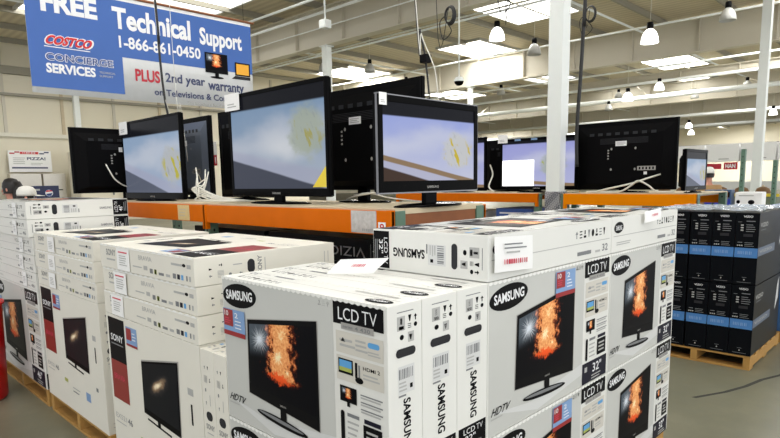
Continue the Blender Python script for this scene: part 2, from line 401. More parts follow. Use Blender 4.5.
def sony(W, H, T, model='EX521 46'):
    b = MB(); hw, ht = W / 2, T / 2
    b.box((-hw, -ht, 0), (hw, ht, H), M['cardb'], bev=.003)
    tp = CV(b, (hw, ht, H), (-W, 0, 0), (0, -T, 0))      # long edge; seen on the cartons lying flat
    tp.rect(.004, .93, .996, .96, M['edge'], 1)
    tp.text('BRAVIA', .47, .60, .61, .78, M['ink3'], 1); tp.text('SONY', .08, .55, .20, .82, M['ink2'], 1, bold=.02); tp.rect(.08, .35, .19, .42, M['ink3'], 1)
    tp.rect(.40, .28, .50, .33, M['ink3'], 1); tp.rect(.52, .24, .56, .40, M['ink3'], 1)
    for a, w, m in ((.585, .03, 'ink2'), (.63, .025, 'green'), (.635, .015, 'ink'), (.675, .05, 'ink2'), (.745, .04, 'ink3'), (.81, .03, 'ink2'), (.85, .025, 'navy'), (.885, .02, 'blue2'), (.93, .012, 'ink2'), (.955, .015, 'ink3')):
        tp.rect(a, .16, a + w, .34 if w < .035 else .26, M[m], 1)
    tp.rect(.80, .64, .90, .72, M['ink3'], 1); tp.ell(.915, .69, .015, .06, M['ink'], 1); tp.rect(.94, .6, .975, .74, M['ink3'], 1)
    for i in range(18): tp.ell((i + .5) / 18, .985, .018, .03, M['edge'], 2, n=8)
    c = b.build('tv_carton')
    b = MB(); f = CV(b, (-hw, -ht, 0), (W, 0, 0), (0, 0, H))
    f.rect(.025, .69, .23, .98, M['ink'], 1); f.rect(.025, .42, .23, .69, M['red2'], 1); f.text('SONY', .05, .825, .205, .87, M['white'], 2, bold=.02); f.rect(.05, .80, .20, .808, M['ink2'], 2)
    f.text('BRAVIA', .055, .56, .195, .60, M['pink'], 2)
    b.build('brand_panel', c)
    b = MB(); f = CV(b, (-hw, -ht, 0), (W, 0, 0), (0, 0, H))
    f.quad([(.405, .435), (.79, .41), (.805, .865), (.41, .775)], M['silver'], 1); f.quad([(.405, .435), (.785, .41), (.795, .855), (.41, .765)], M['tvm'], 2)
    f.quad([(.415, .47), (.775, .45), (.785, .84), (.42, .755)], M['galaxy'], 3); f.quad([(.44, .40), (.69, .375), (.69, .388), (.44, .412)], M['ink'], 2); f.rect(.55, .39, .58, .425, M['ink'], 2)
    b.build('product_picture', c)
    b = MB(); f = CV(b, (-hw, -ht, 0), (W, 0, 0), (0, 0, H))
    f.rect(.25, .83, .38, .955, M['blue'], 2); f.rect(.255, .87, .315, .945, M['red'], 3); f.rect(.25, .83, .38, .845, M['red'], 3); f.lines(.325, .87, .37, .93, 3, M['white'], 3, .3)
    b.build('promotional_sticker', c)
    b = MB(); f = CV(b, (-hw, -ht, 0), (W, 0, 0), (0, 0, H))
    f.text(model.split()[0], .03, .28, .17, .315, M['ink3'], 1); f.text(model.split()[1], .185, .275, .245, .32, M['ink2'], 1, bold=.02); f.rect(.03, .25, .16, .257, M['ink3'], 1)
    f.rect(.895, .53, .91, .65, M['ink'], 1); f.rect(.875, .70, .925, .74, M['ink3'], 1)
    f.rect(.34, .22, .40, .25, M['green'], 1); f.rect(.48, .2, .6, .21, M['ink3'], 1); f.rect(.48, .17, .58, .18, M['ink2'], 1); f.rect(.70, .17, .77, .24, M['blue'], 1); f.rect(.87, .30, .90, .33, M['ink2'], 1)
    b.build('printed_caption', c)
    for s, O, U in ((1, (hw, -ht, 0), (0, T, 0)), (-1, (-hw, ht, 0), (0, -T, 0))):
        b = MB(); ev = CV(b, O, U, (0, 0, H))
        icon(ev, .25, .895, .12, .018, 1, M['ink2']); icon(ev, .5, .895, .1, .018, 0); ev.barcode(.22, .82, .5, .86, M['ink3'], 1, 6); icon(ev, .62, .83, .09, .02, 2); icon(ev, .25, .77, .1, .02, 3, M['ink2'])
        icon(ev, .25, .70, .1, .02, 1, M['ink2']); ev.rect(.6, .70, .64, .76, M['ink3'], 1); ev.rect(.25, .05, .7, .055, M['ink3'], 1); ev.rect(.25, .08, .7, .085, M['ink3'], 1)
        ev.text('SONY', .2, .565, .85, .595, M['ink2'], 1, bold=.02); ev.rect(.25, .54, .75, .546, M['ink3'], 1)
        b.build('printed_end_panel', c)
        b = MB(); ev = CV(b, O, U, (0, 0, H)); ev.pill(.25, .615, .75, .665, M['hole'], 1); b.build('handle_hole', c)
    return c

def vizio(W, H, T):
    b = MB(); hw, ht = W / 2, T / 2
    b.box((-hw, -ht, 0), (hw, ht, H), M['vz'], bev=.002)
    c = b.build('tv_carton')
    b = MB(); f = CV(b, (-hw, -ht, 0), (W, 0, 0), (0, 0, H))
    f.rect(.004, .004, .996, .996, M['vzs'], 1); f.rect(.004, .40, .62, .52, M['vbandd'], 2); f.quad([(.80, .45), (.92, .62), (.92, .95), (.86, .85)], M['greyw'], 2)
    f.text('VIZIO', .04, .80, .30, .86, M['ink3'], 3, bold=.02); f.rect(.06, .755, .24, .765, M['ink2'], 2); f.text('VIZIO', .05, .44, .5, .48, M['ink3'], 3)
    b.build('printed_side', c)
    for O, U in (((hw, -ht, 0), (0, T, 0)), ((-hw, ht, 0), (0, -T, 0))):
        b = MB(); e = CV(b, O, U, (0, 0, H))
        e.text('VIZIO', .32, .935, .72, .962, M['white'], 1, bold=.02)
        e.lines(.45, .87, .92, .90, 1, M['ink2'], 1, .4); e.lines(.45, .73, .85, .85, 4, M['ink2'], 1, .3)
        for k in range(3): e.rect(.22, .82 - k * .035, .34, .838 - k * .035, M['ink3'], 1)
        e.rect(.1, .87, .26, .876, M['ink2'], 1); e.rect(.12, .585, .32, .595, M['ink2'], 1); e.lines(.42, .53, .85, .60, 3, M['ink2'], 1, .3)
        for k in range(3): e.rect(.1 + k * .09, .54, .16 + k * .09, .556, M['ink3'], 1)
        e.rect(.35, .67, .75, .71, M['hole'], 1)
        e.rect(.4, .10, .6, .105, M['ink2'], 1); e.ell(.5, .07, .03, .01, M['ink3'], 1); e.rect(.2, .03, .8, .035, M['ink2'], 1)
        b.build('printed_end_panel', c)
        b = MB(); e = CV(b, O, U, (0, 0, H)); e.rect(.004, .38, .996, .515, M['vband'], 2); e.barcode(.15, .425, .80, .47, M['blue'], 3, 8)
        b.build('blue_band', c)
    return c

def place(o, front, up, corner, dims):
    """turn carton so its front faces `front` and its top faces `up`; min corner of its bounding box at corner"""
    n, u = Vector(front), Vector(up); r = u.cross(n)
    R = Matrix((r, -n, u)).transposed()
    W, H, T = dims
    pts = [R @ Vector((sx * W / 2, sy * T / 2, z)) for sx in (-1, 1) for sy in (-1, 1) for z in (0, H)]
    mn = Vector([min(p[i] for p in pts) for i in range(3)])
    o.location = Vector(corner) - mn; o.rotation_euler = R.to_euler()
    return o
_proto = {}
def carton(fn, dims, front, up, corner, label, group, **kw):
    k = (fn.__name__, dims, tuple(kw.items()))
    if k not in _proto: o = _proto[k] = fn(*dims, **kw)
    else: o = copy_tree(_proto[k])
    place(o, front, up, corner, dims); return tag(o, label, 'carton', group)
NX, NY, PX, PZ, PY = (-1, 0, 0), (0, -1, 0), (1, 0, 0), (0, 0, 1), (0, 1, 0)

# --- near-left stand of three cartons, two levels
GS = 'white LCD television cartons in the near stack'
zb, zt, HS = .13, .690, .558
xs = [(1.14, .146), (1.288, .169), (1.459, .167)]
nm = ['nearest, left of the row, showing a big firework picture', 'middle of the three narrow ends, upper level', 'right of the three narrow ends, upper level']
nl = ['under the nearest big firework box', 'second in the row, lower level', 'third in the row, lower level']
for i, (x, t) in enumerate(xs):
    carton(samsung, (.885, HS, t), NX, PZ, (x, 1.121, zt + .002), 'upright white LCD carton, ' + nm[i], GS)
    carton(samsung, (.885, HS, t), NX, PZ, (x, 1.121, zb + .001), 'upright white LCD television carton ' + nl[i], GS)
# --- right-hand part of the stack: faces towards -Y
for i, (x, w, nme) in enumerate(((1.629, .973, 'wider nearer'), (2.606, .855, 'far right'))):
    for lev, z in (('upper', zt + .002), ('lower', zb + .001)):
        carton(samsung, (w, HS, .165), NY, PZ, (x, 1.121, z), promo='right' if i == 0 else '', label={'wider nearerupper': 'big grey LCD carton with firework picture under the flat carton with the price sheet',
            'wider nearerlower': 'lower grey LCD carton mostly cut off by the bottom edge, below the price sheet',
            'far rightupper': 'upper grey LCD carton with firework picture at the right end of the near stack',
            'far rightlower': 'lower grey LCD carton with firework picture at the right end, on the pallet'}[nme + lev], group=GS)
        for row in (1, 2):
            carton(samsung, (w, HS, .165), NY, PZ, (x, 1.121 + row * .168, z), 'grey LCD carton hidden behind the front faces of the near stack', 'hidden cartons behind the front row of the near stack')
carton(samsung, (.973, .55, .158), PZ, NY, (1.629, 1.121, zt + HS + .005), 'white LCD carton lying flat on the near stack behind the hanging price sheet', GS)
carton(samsung, (.855, .55, .163), PZ, NY, (2.606, 1.121, zt + HS + .005), 'white LCD carton lying flat at the right end, under a small folded paper', GS)

# --- television cartons, black and red brand panel
GB = 'white television cartons with a black and red panel'
for k, z in enumerate((.932, 1.055, 1.178)):
    w = ('bottom', 'middle', 'top')[k]
    carton(sony, (1.01, .75, .121), PZ, NX, (1.142 + .004 * (k % 2), 2.225, z), 'white carton lying flat, %s of three over the nearer carton with the galaxy picture' % w, GB)
    carton(sony, (1.10, .72, .119), PZ, NX, (1.196 - .005 * (k % 2), 3.50, .929 + .1205 * k), 'white carton lying flat, %s of three on the farther galaxy-picture carton' % w, GB)
for k in range(6):
    a = carton(sony, (1.01, .80, .1215), NX, PZ, (1.142 + k * .1235, 2.225, .130), 'white upright carton with black and red panel and galaxy picture, next to the near stack' if k == 0 else 'white upright carton hidden behind the nearer galaxy-picture carton', GB if k == 0 else 'hidden cartons behind the nearer galaxy-picture carton')
    carton(sony, (1.10, .797, .119), NX, PZ, (1.196 + k * .121, 3.50, .130), 'white upright carton with galaxy picture over the pallet, left of the nearer one' if k == 0 else 'white upright carton behind the farther galaxy-picture carton', GB if k == 0 else 'hidden cartons behind the farther galaxy-picture carton')
for k, y in enumerate((2.118, 2.014)):
    carton(sony, (.85, .795, .102), NY, PZ, (1.142, y, .130), ('white carton standing end-on right of the nearer galaxy-picture carton', 'outer white carton standing end-on beside the grey firework carton')[k], GB)

# --- far left stack with five flat cartons
GF = 'large white cartons in the far left stack'
for k in range(5):
    carton(samsung, (1.24, .70, .1245), PZ, NX, (1.196 + (-.02 if k > 2 else 0), 4.66, .864 + k * .127), 'long white carton in the far left stack, %s' % ('lowest', 'second from the bottom', 'middle one', 'second from the top', 'topmost')[k], GF, size='46"')
for k in range(4):
    carton(samsung, (1.24, .732, .16), NX, PZ, (1.196 + k * .163, 4.66, .131), 'big upright picture carton under the five flat ones at far left' if k == 0 else 'upright carton hidden behind the far left picture carton', GF if k == 0 else 'hidden cartons in the far left stack', size='46"')

# --- black cartons on the right pallet
GV = 'black cartons with blue bands on the right pallet'
ycol = [1.121, 1.291, 1.461, 1.640, 1.810]
nv = ['corner column', 'second column from the corner', 'third column from the corner', 'column left of the dark gap', 'farthest left column']
for i, y in enumerate(ycol):
    for z, l in ((.122, 'lower'), (.712, 'upper')):
        carton(vizio, (.95, .584, .166), NY, PZ, (5.37, y, z), 'black television carton with blue band, %s row, %s' % (l, nv[i]), GV)

# --- black cartons inside the near rack
for k in range(2):
    for j in range(2):
        o = carton(vizio, (1.0, .62, .146), PZ, PX, (2.335, 2.44 + j * 1.05, .968 + k * .149), 'black carton lying under the near rack shelf, %s of the %s pair' % (('lower', 'upper')[k], ('nearer', 'farther')[j]), 'black cartons inside the near rack')
        if j == 0:
            b = MB(); e = CV(b, (.48, -.073, 0), (-.42, 0, 0), (0, 0, .01))
            # lettering upside down on the long face that looks at the aisle
            e = CV(b, (-.5, .073, 0), (1.0, 0, 0), (0, -.146, 0)) ; e.text('VIZIO', .645, .26, .975, .66, M['white'], 2, rot=180, bold=.0)
            b.build('white_lettering', o)

# ------------------------------------------------------------------ pallets
def pallet(x0, y0, x1, y1, h, label):
    r = root('wooden_pallet', label, 'pallet', ((x0 + x1) / 2, (y0 + y1) / 2, 0), group='wooden pallets under the cartons')
    W, D = x1 - x0, y1 - y0
    for k in range(3):
        y = -D / 2 + (D - .05) * k / 2
        b = MB(); b.box((-W / 2, y, .018), (W / 2, y + .05, h - .018), M['wood'], bev=.002)
        b.build('stringer', r)
    for k in range(6):
        x = -W / 2 + (W - .12) * k / 5
        MB().box((x, -D / 2, h - .0175), (x + .12, D / 2, h - .001), M['wood']).build('deck_board', r)
    for k in range(3):
        x = -W / 2 + (W - .12) * k / 2
        MB().box((x, -D / 2, .001), (x + .12, D / 2, .0175), M['wood']).build('bottom_board', r)
    return r
pallet(1.14, 1.13, 2.28, 2.005, .13, 'pallet under the nearest firework cartons')
pallet(2.30, 1.13, 3.44, 2.0, .13, 'pine pallet peeking out under the right end of the near stack')
pallet(1.16, 2.03, 1.93, 3.24, .13, 'pallet under the nearer galaxy-picture carton')
pallet(1.20, 3.49, 1.96, 4.59, .13, 'pine pallet under the farther galaxy-picture carton')
pallet(1.20, 4.66, 1.93, 5.98, .13, 'pine pallet under the far left stack')
pallet(5.375, 1.123, 6.45, 1.98, .12, 'pine pallet under the black cartons with blue bands')

# plastic film over the black cartons
b = MB(); nx, ny = 26, 20
vs = []; 
for j in range(ny + 1):
    for i in range(nx + 1):
        x = 5.38 + .94 * i / nx; y = 1.13 + .84 * j / ny
        vs.append((x, y, 1.304 + .010 * random.random() + .012 * math.sin(x * 23 + y * 9) ** 2))
b.mesh(vs, [(j * (nx + 1) + i, j * (nx + 1) + i + 1, (j + 1) * (nx + 1) + i + 1, (j + 1) * (nx + 1) + i) for j in range(ny) for i in range(nx)], None or M['paper'])
m, nt, bs = newmat('clear_stretch_film'); bs.inputs['Base Color'].default_value = (.6, .68, .76, 1); bs.inputs['Roughness'].default_value = .18
bs.inputs['Alpha'].default_value = .45; f = noise(nt, 30); nt.links.new((S(nt, f) * .5 + .2).k, bs.inputs['Alpha'])
b.mats = [m]
tag(b.build('plastic_film'), 'crumpled clear stretch film over the tops of the black cartons', 'plastic film')

# ------------------------------------------------------------------ price sheets and papers
def sheet(name, label, O, U, V, marks, curl=.01):
    b = MB(); U, V = Vector(U), Vector(V); N = U.cross(V).normalized(); n = 6; vs = []
    for j in range(n + 1):
        for i in range(n + 1):
            a, c = i / n, j / n; vs.append(Vector(O) + U * a + V * c + N * (curl * (math.sin(a * 3) * (1 - c) + .3 * math.sin(c * 5)) + .002))
    b.mesh(vs, [(j * (n + 1) + i, j * (n + 1) + i + 1, (j + 1) * (n + 1) + i + 1, (j + 1) * (n + 1) + i) for j in range(n) for i in range(n)], M['paper'])
    o = b.build(name); sm = o.modifiers.new('t', 'SOLIDIFY'); sm.thickness = .0006
    b = MB()
    cv = CV(b, Vector(O) + N * (curl + .006), U, V)
    marks(cv); b.build('printed_text', o)
    return tag(o, label, 'paper')
def price(cv):
    cv.lines(.2, .62, .8, .84, 2, M['ink2'], 0, .35); cv.lines(.25, .50, .75, .60, 1, M['ink3'], 0, .5); cv.barcode(.20, .22, .84, .36, M['pink'], 0, 11)
sheet('price_sheet', 'white price sheet with a red line of print hanging on the flat carton', (1.645, 1.108, 1.285), (.245, 0, -.012), (0, 0, .122), price, .003)
sheet('price_sheet', 'small folded white paper with red print on the far right flat carton', (2.935, 1.104, 1.372), (.16, -.02, .012), (.012, .004, .055), lambda cv: cv.barcode(.35, .45, .75, .65, M['pink'], 0, 7), .004)
sheet('price_sheet', 'bent white paper with red print standing on the nearest cartons', (1.405, 1.70, 1.252), (.065, -.19, .014), (.03, -.05, .058), lambda cv: cv.barcode(.42, .45, .7, .62, M['pink'], 0, 8), .006)
def sticker(label, O, U, V, red=True):
    b = MB(); cv = CV(b, O, U, V, .0015)
    b.face([cv.P(0, 0, 1), cv.P(1, 0, 1), cv.P(1, 1, 1), cv.P(0, 1, 1)], M['paper'])
    if red: cv.rect(.15, .8, .85, .86, M['pink'], 2)
    cv.lines(.2, .2, .85, .72, 5, M['ink3'], 2, .35)
    o = b.build('price_label'); s = o.modifiers.new('t', 'SOLIDIFY'); s.thickness = .001
    tag(o, label, 'label', 'white price labels on the cartons')
for k in range(3):
    w = ('bottom', 'middle', 'top')[k]
    sticker('white price label with pink heading on the %s flat carton of the nearer triple' % w, (1.139, 3.01 + .06 * (2 - k), .936 + .123 * k), (0, -.15, -.0), (0, 0, .108))
    sticker('white price label on the %s flat carton of the farther triple' % w, (1.189, 4.33 - .02 * k, .934 + .1205 * k), (0, -.13, 0), (0, 0, .10), False)
for k in range(5):
    sticker('white price label on the far left stack, flat carton %s' % ('at the bottom', 'second from bottom', 'in the middle', 'second from top', 'at the top')[k], (1.172 if k > 2 else 1.192, 4.98 + .04 * (k % 2), .872 + .127 * k), (0, -.10, 0), (0, 0, .105), False)

# ------------------------------------------------------------------ racks
def rack(x0, x1, ys, zt, hb, bm, label, ends=True, deck='deck', zlow=.86, boards=True):
    r = root('pallet_rack', label, 'storage rack', (x0, ys[0], 0))
    X = x1 - x0; pw = .075
    for y in ys:
        for x in (0, X - pw):
            b = MB(); yy = y - ys[0] - pw / 2
            b.box((x, yy, .006), (x + pw, yy + pw, zt - .002), M['rackgreen'], bev=.004)
            b.box((x - .02, yy - .02, 0), (x + pw + .02, yy + pw + .02, .006), M['rackgreen'])
            for fx in (0, 1):
                cv = CV(b, (x, yy + pw, 0), (0, -pw, 0), (0, 0, zt)) if fx == 0 else CV(b, (x, yy, 0), (pw, 0, 0), (0, 0, zt))
                for k in range(int(zt / .1)): cv.ell(.5, (.05 + k * .1) / zt, .12, .012 / zt, M['hole'], 1, n=8)
            p = b.build('upright_post', r)
        for k in range(2):
            z = .3 + k * .5
            MB().box((pw, y - ys[0] - .015, z), (X - pw, y - ys[0] + .015, z + .03), M['rackgreen']).build('frame_brace', r)
    for i in range(len(ys) - 1):
        a, c = ys[i] - ys[0], ys[i + 1] - ys[0]
        for z in (zt, zlow):
            for x, s in ((0, -1), (X, 1)):
                b = MB(); xa, xb = (x - .028, x - .001) if s < 0 else (x + .001, x + .028)
                b.box((xa, a - .03, z - hb), (xb, c - .008, z), bm, bev=.005)
                for yy in (a - .03, c - .045): b.box((xa - .004, yy, z - hb - .05), (xb + .004, yy + .036, z + .002), bm, bev=.002)
                b.build('beam', r)
            MB().box((.002, a + .04, z - .028), (X - .002, c - .04, z - .006), M[deck]).build('shelf_deck', r)
        MB().box((.002, a - .03, zt - .004), (X - .002, c - .02, zt + .009), M[deck]).build('top_board', r)
    if boards:
        MB().box((pw + .002, -.028, zt - .10), (X - pw - .002, -.008, zt - .006), M['brown']).build('end_board', r)
        MB().box((pw + .002, -.034, zt - .02), (X - pw - .002, -.029, zt + .006), M['deck']).build('end_board_trim', r, label='pale wooden edge strip')
    return r
ZR = 1.442
r1 = rack(2.228, 3.02, [2.15, 4.09, 6.12], ZR, .130, M['orange'], 'orange beam rack with green posts carrying the near televisions', zlow=.962)
b = MB(); cv = CV(b, (2.199, 2.43, 1.318), (0, -.20, 0), (0, 0, .122)); cv.rect(0, 0, 1, 1, mat('foil_label', lin(196, 192, 188), .25, metal=.35, var=.3, scale=40), 1); cv.barcode(.45, .08, .95, .2, M['ink2'], 2, 7)
o = b.build('foil_label'); o.modifiers.new('t', 'SOLIDIFY').thickness = .001; tag(o, 'crinkled silver foil label at the near end of the orange beam', 'label')
b = MB(); cv = CV(b, (2.199, 4.49, 1.318), (0, -.19, 0), (0, 0, .118)); cv.rect(0, 0, 1, 1, mat('beige_label', lin(222, 196, 140), .6, var=.1, scale=30), 1); cv.lines(.15, .2, .8, .8, 3, M['deck'], 2)
o = b.build('beam_label'); o.modifiers.new('t', 'SOLIDIFY').thickness = .001; tag(o, 'beige paper label on the orange beam below the small left television', 'label')
b = MB(); cv = CV(b, (2.193, 2.21, 1.322), (0, -.055, 0), (0, 0, .06)); cv.rect(0, 0, 1, 1, M['paper'], 1); cv.text('8', .2, .12, .8, .88, M['cred'], 2)
o = b.build('number_label'); o.modifiers.new('t', 'SOLIDIFY').thickness = .001; tag(o, 'little white number label on the rounded end of the orange beam', 'label')
r2 = rack(6.62, 7.7, [3.83, 6.25], 1.407, .112, M['orange'], 'orange beam rack behind the centre television', boards=False)
r3 = rack(6.62, 7.7, [1.99, 3.46], 1.405, .128, M['amber'], 'amber beam rack carrying the large black television seen from behind', boards=False)
# goods on the lower shelves of the farther racks
for i, (y, w, h, c, l) in enumerate(((4.22, .56, .35, mat('blue_case_print', lin(46, 84, 160), .4), 'blue boxed goods'), (5.1, .7, .30, M['card'], 'white boxed goods'))):
    b = MB(); b.box((6.72, y - w / 2, .856), (7.4, y + w / 2, .856 + h), c, bev=.004); o = b.build('goods_box')
    b = MB(); cv = CV(b, (6.72, y + w / 2, .856), (0, -w, 0), (0, 0, h)); cv.lines(.1, .6, .9, .9, 2, M['white'], 1, .4); b.build('printed_side', o)
    tag(o, l + ' on the lower shelf of the rack behind the centre television', 'box')

# ------------------------------------------------------------------ televisions
def tv(W, H, zb, scr, label, loc, rz, d=.075, base=(.30, .11), swivel=0, gloss=True, trim=False, frame=.032, group='televisions on display', detail=True, bottom=None, shell=None):
    """screen faces local -y; origin on the shelf under the middle; zb = gap under the frame"""
    r = root('flat_screen_television', label, 'television', loc, rz, group)
    fm = M['tvb'] if gloss else M['tvm']; fb = bottom or frame * 1.5
    b = MB()   # bezel ring
    x0, x1, z0, z1 = -W / 2, W / 2, zb, zb + H
    b.box((x0, 0, z0), (x0 + frame, .03, z1), fm, bev=.004); b.box((x1 - frame, 0, z0), (x1, .03, z1), fm, bev=.004)
    b.box((x0 + frame - .004, 0, z1 - frame), (x1 - frame + .004, .03, z1), fm, bev=.004); b.box((x0 + frame - .004, 0, z0), (x1 - frame + .004, .03, z0 + fb), fm, bev=.004)
    b.build('bezel', r)
    b = MB(); b.box((x0 + frame - .003, .006, z0 + fb - .003), (x1 - frame + .003, .028, z1 - frame + .003), M['tvm'])
    cv = CV(b, (x0 + frame, .006, z0 + fb), (W - 2 * frame, 0, 0), (0, 0, H - frame - fb)); cv.rect(0, 0, 1, 1, scr, 1)
    b.build('screen', r)
    if trim:
        b = MB(); b.box((x0 - .004, .004, z0 - .004), (x0 + .001, .018, z1 + .004), M['chrome']); b.box((x1 - .001, .004, z0 - .004), (x1 + .006, .028, z1 + .004), M['chrome'])
        b.box((x0, .004, z1 - .001), (x1, .028, z1 + .006), M['chrome']); b.box((x0, .004, z0 - .008), (x1, .028, z0 + .001), M['chrome']); b.build('silver_trim', r)
    b = MB(); cv = CV(b, (-.05, 0, z0 + fb * .3), (.10, 0, 0), (0, 0, .014)); cv.text('SAMSUNG', 0, 0, 1, 1, M['silver'], 1); b.build('brand_lettering', r)
    b = MB()   # back shell: rim, raised middle
    b.box((x0 + .004, .0305, z0 + .004), (x1 - .004, .045, z1 - .004), M['tvm'], bev=.004)
    a = [(x0 + .03, z0 + .03), (x1 - .03, z0 + .03), (x1 - .03, z1 - .05), (x0 + .03, z1 - .05)]; c = [(x * .80, z0 + H * (.06 + .80 * (z - z0) / H)) for x, z in a]
    vs = [(x, .045, z) for x, z in a] + [(x, d, z) for x, z in c]
    b.mesh(vs, [(0, 1, 5, 4), (1, 2, 6, 5), (2, 3, 7, 6), (3, 0, 4, 7), (4, 5, 6, 7)], shell or M['tvm'])
    b.build('back_shell', r)
    if detail:
        b = MB(); cv = CV(b, (W * .40, d, z0), (-W * .80, 0, 0), (0, 0, H))
        for k in range(8): cv.rect(.06 + k * .11, .80, .12 + k * .11, .84, M['tvg'], 1)
        for k in range(6): cv.rect(.2, .68 + k * .015, .8, .674 + k * .015, M['hole'], 1)
        for u, v in ((.35, .3), (.65, .3), (.35, .6), (.65, .6)): cv.ell(u, v, .012, .018, M['silver'], 1, n=10)
        b.build('vent_slots', r)
        b = MB(); cv = CV(b, (W * .40, d, z0), (-W * .80, 0, 0), (0, 0, H)); cv.rect(.68, .28, .90, .34, M['silver'], 1); cv.rect(.76, .22, .80, .26, M['white'], 2)
        for k in range(5): cv.rect(.70 + k * .04, .292, .72 + k * .04, .328, M['ink'], 2)
        for k in range(4): cv.rect(.30, .45 + k * .04, .32, .47 + k * .04, M['silver'], 1)
        b.build('port_panel', r)
        b = MB(); cv = CV(b, (W * .40, d, z0), (-W * .80, 0, 0), (0, 0, H)); cv.rect(.40, .64, .54, .71, M['white'], 2); cv.lines(.41, .65, .53, .70, 3, M['ink3'], 3); b.build('rating_label', r)
    if zb > .01:
        b = MB(); b.box((-.05, .012, .012), (.05, .045, zb + .03), M['tvb'], bev=.006); b.build('stand_neck', r)
        b = MB(); b.lathe([(0, .0), (base[0], .0), (base[0], .006), (base[0] * .8, .014), (base[0] * .3, .02), (0, .02)], M['tvb'], (0, .03, 0), 28, 1, base[1] / base[0]); b.build('stand_base', r)
    return r
ZS = ZR + .0095
def tagcard(label, O, U, V, m=None, lines=True):
    b = MB(); cv = CV(b, O, U, V, .001); cv.rect(0, 0, 1, 1, m or M['paper'], 1)
    if lines: cv.lines(.2, .15, .8, .45, 2, M['ink3'], 2, .4)
    o = b.build('price_card'); o.modifiers.new('t', 'SOLIDIFY').thickness = .001
    return tag(o, label, 'price card', 'price cards clipped to televisions')
RX = -PI / 2     # faces -X ;  +PI/2 faces +X ; 0 faces -Y ; PI faces +Y
t5 = tv(.865, .505, .085, M['scrA'], 'television in the middle of the photo, glossy black frame with silver edge, showing a flower', (2.60, 2.17, ZS), 0, base=(.27, .12), trim=True, frame=.035, bottom=.06, group=None)
t3 = tv(1.165, .755, .05, M['scrB'], 'largest television on the left, flower picture, yellow corner tag', (2.45, 3.49, ZS), RX, base=(.32, .13), frame=.028, bottom=.055, group=None)
t2 = tv(1.21, .735, .015, M['scrC'], 'narrow-looking television left of the large one, pale blue picture over the orange beam', (2.40, 5.38, ZS), RX, base=(.32, .13), gloss=True, frame=.022, bottom=.06, group=None)
t1 = tv(1.02, .625, .075, M['scrB'], 'television at the far left seen from behind with a white cable', (2.47, 6.12, ZS), PI, base=(.2, .10), gloss=False, group=None)
t2b = tv(.80, .76, .035, M['scrB'], 'television seen from behind in the gap between the two left televisions', (2.95, 5.60, ZS), -RX, gloss=False, shell=mat('slate_back_shell', lin(98, 106, 120), .3), group=None)
t2c = tv(.84, .78, .02, M['scrB'], 'dark television back peeking out left of the largest television', (2.95, 4.60, ZS), -RX, gloss=False, group=None)
t4 = tv(1.10, .71, .085, M['scrB'], 'black television back between the largest and the middle television', (2.90, 3.03, ZS), -RX, gloss=False, base=(.24, .12), group=None)
ZT = 1.4155
t8 = tv(1.10, .665, .035, M['scrD'], 'television behind the white column with a white square in its picture', (6.78, 3.93, ZT), RX, gloss=True, group=None)
t9 = tv(1.18, .80, .030, M['scrB'], 'large black television seen from behind right of the white column', (7.0, 2.88, ZT), -RX, gloss=False, group=None)
t10 = tv(.70, .435, .025, M['scrC'], 'small television at the right end of the amber beam showing a blue picture', (6.90, 2.06, ZT), 0, gloss=True, base=(.16, .08), d=.10, group=None)
t6 = tv(1.00, .735, .02, M['scrD'], 'television edge just right of the middle television', (6.80, 5.23, ZT), RX, group=None)
t7 = tv(.95, .72, .02, M['scrD'], 'dark television back in the gap left of the white-square television', (7.4, 4.66, ZT), -RX, gloss=False, group=None)
# bright white square on television 8 is part of its picture
b = MB(); cv = CV(b, (-.53, .0035, .085), (.49, 0, 0), (0, 0, .335)); cv.rect(0, 0, 1, 1, emis('white_picture_square', (1, 1, 1), 1.05), 1); b.build('picture_detail', t8)
b = MB(); cv = CV(b, (-.55, -.0005, 0), (1.1, 0, 0), (0, 0, .70)); cv.rect(.20, .955, .28, .99, M['blue'], 1); cv.rect(.42, .955, .50, .99, M['blue'], 1); b.build('bezel_sticker', t8)
tagcard('white price card on the upper left corner of the largest television', (2.44, 4.10, 2.14), (0, -.205, 0), (0, 0, .125))
tagcard('white price card on the upper left corner of the narrow-looking left television', (2.39, 6.0, 2.085), (0, -.19, 0), (0, 0, .12))
tagcard('small white card clipped to the upper left corner of the middle television', (2.166, 2.16, 1.985), (.055, 0, 0), (0, 0, .062))
tagcard('white price card on the corner of the television behind the column', (6.765, 4.51, 2.065), (0, -.15, 0), (0, 0, .11))
o_ = tagcard('narrow white and red price strip between the second and the largest left television', (2.925, 5.155, 1.77), (0, -.055, 0), (0, 0, .22)); b = MB(); cv = CV(b, (2.923, 5.155, 1.77), (0, -.055, 0), (0, 0, .22)); cv.rect(0, 0, 1, .45, M['bred'], 1); cv.text('1', .35, .08, .7, .36, M['white'], 2); b.build('red_field', o_)
b = MB(); b.face([(2.4535, 3.08, 1.565), (2.4535, 2.94, 1.565), (2.4535, 2.94, 1.70)], M['yellow']); o = b.build('corner_tag'); o.modifiers.new('t', 'SOLIDIFY').thickness = .001
tag(o, 'yellow triangular tag on the lower right corner of the largest television', 'price card')

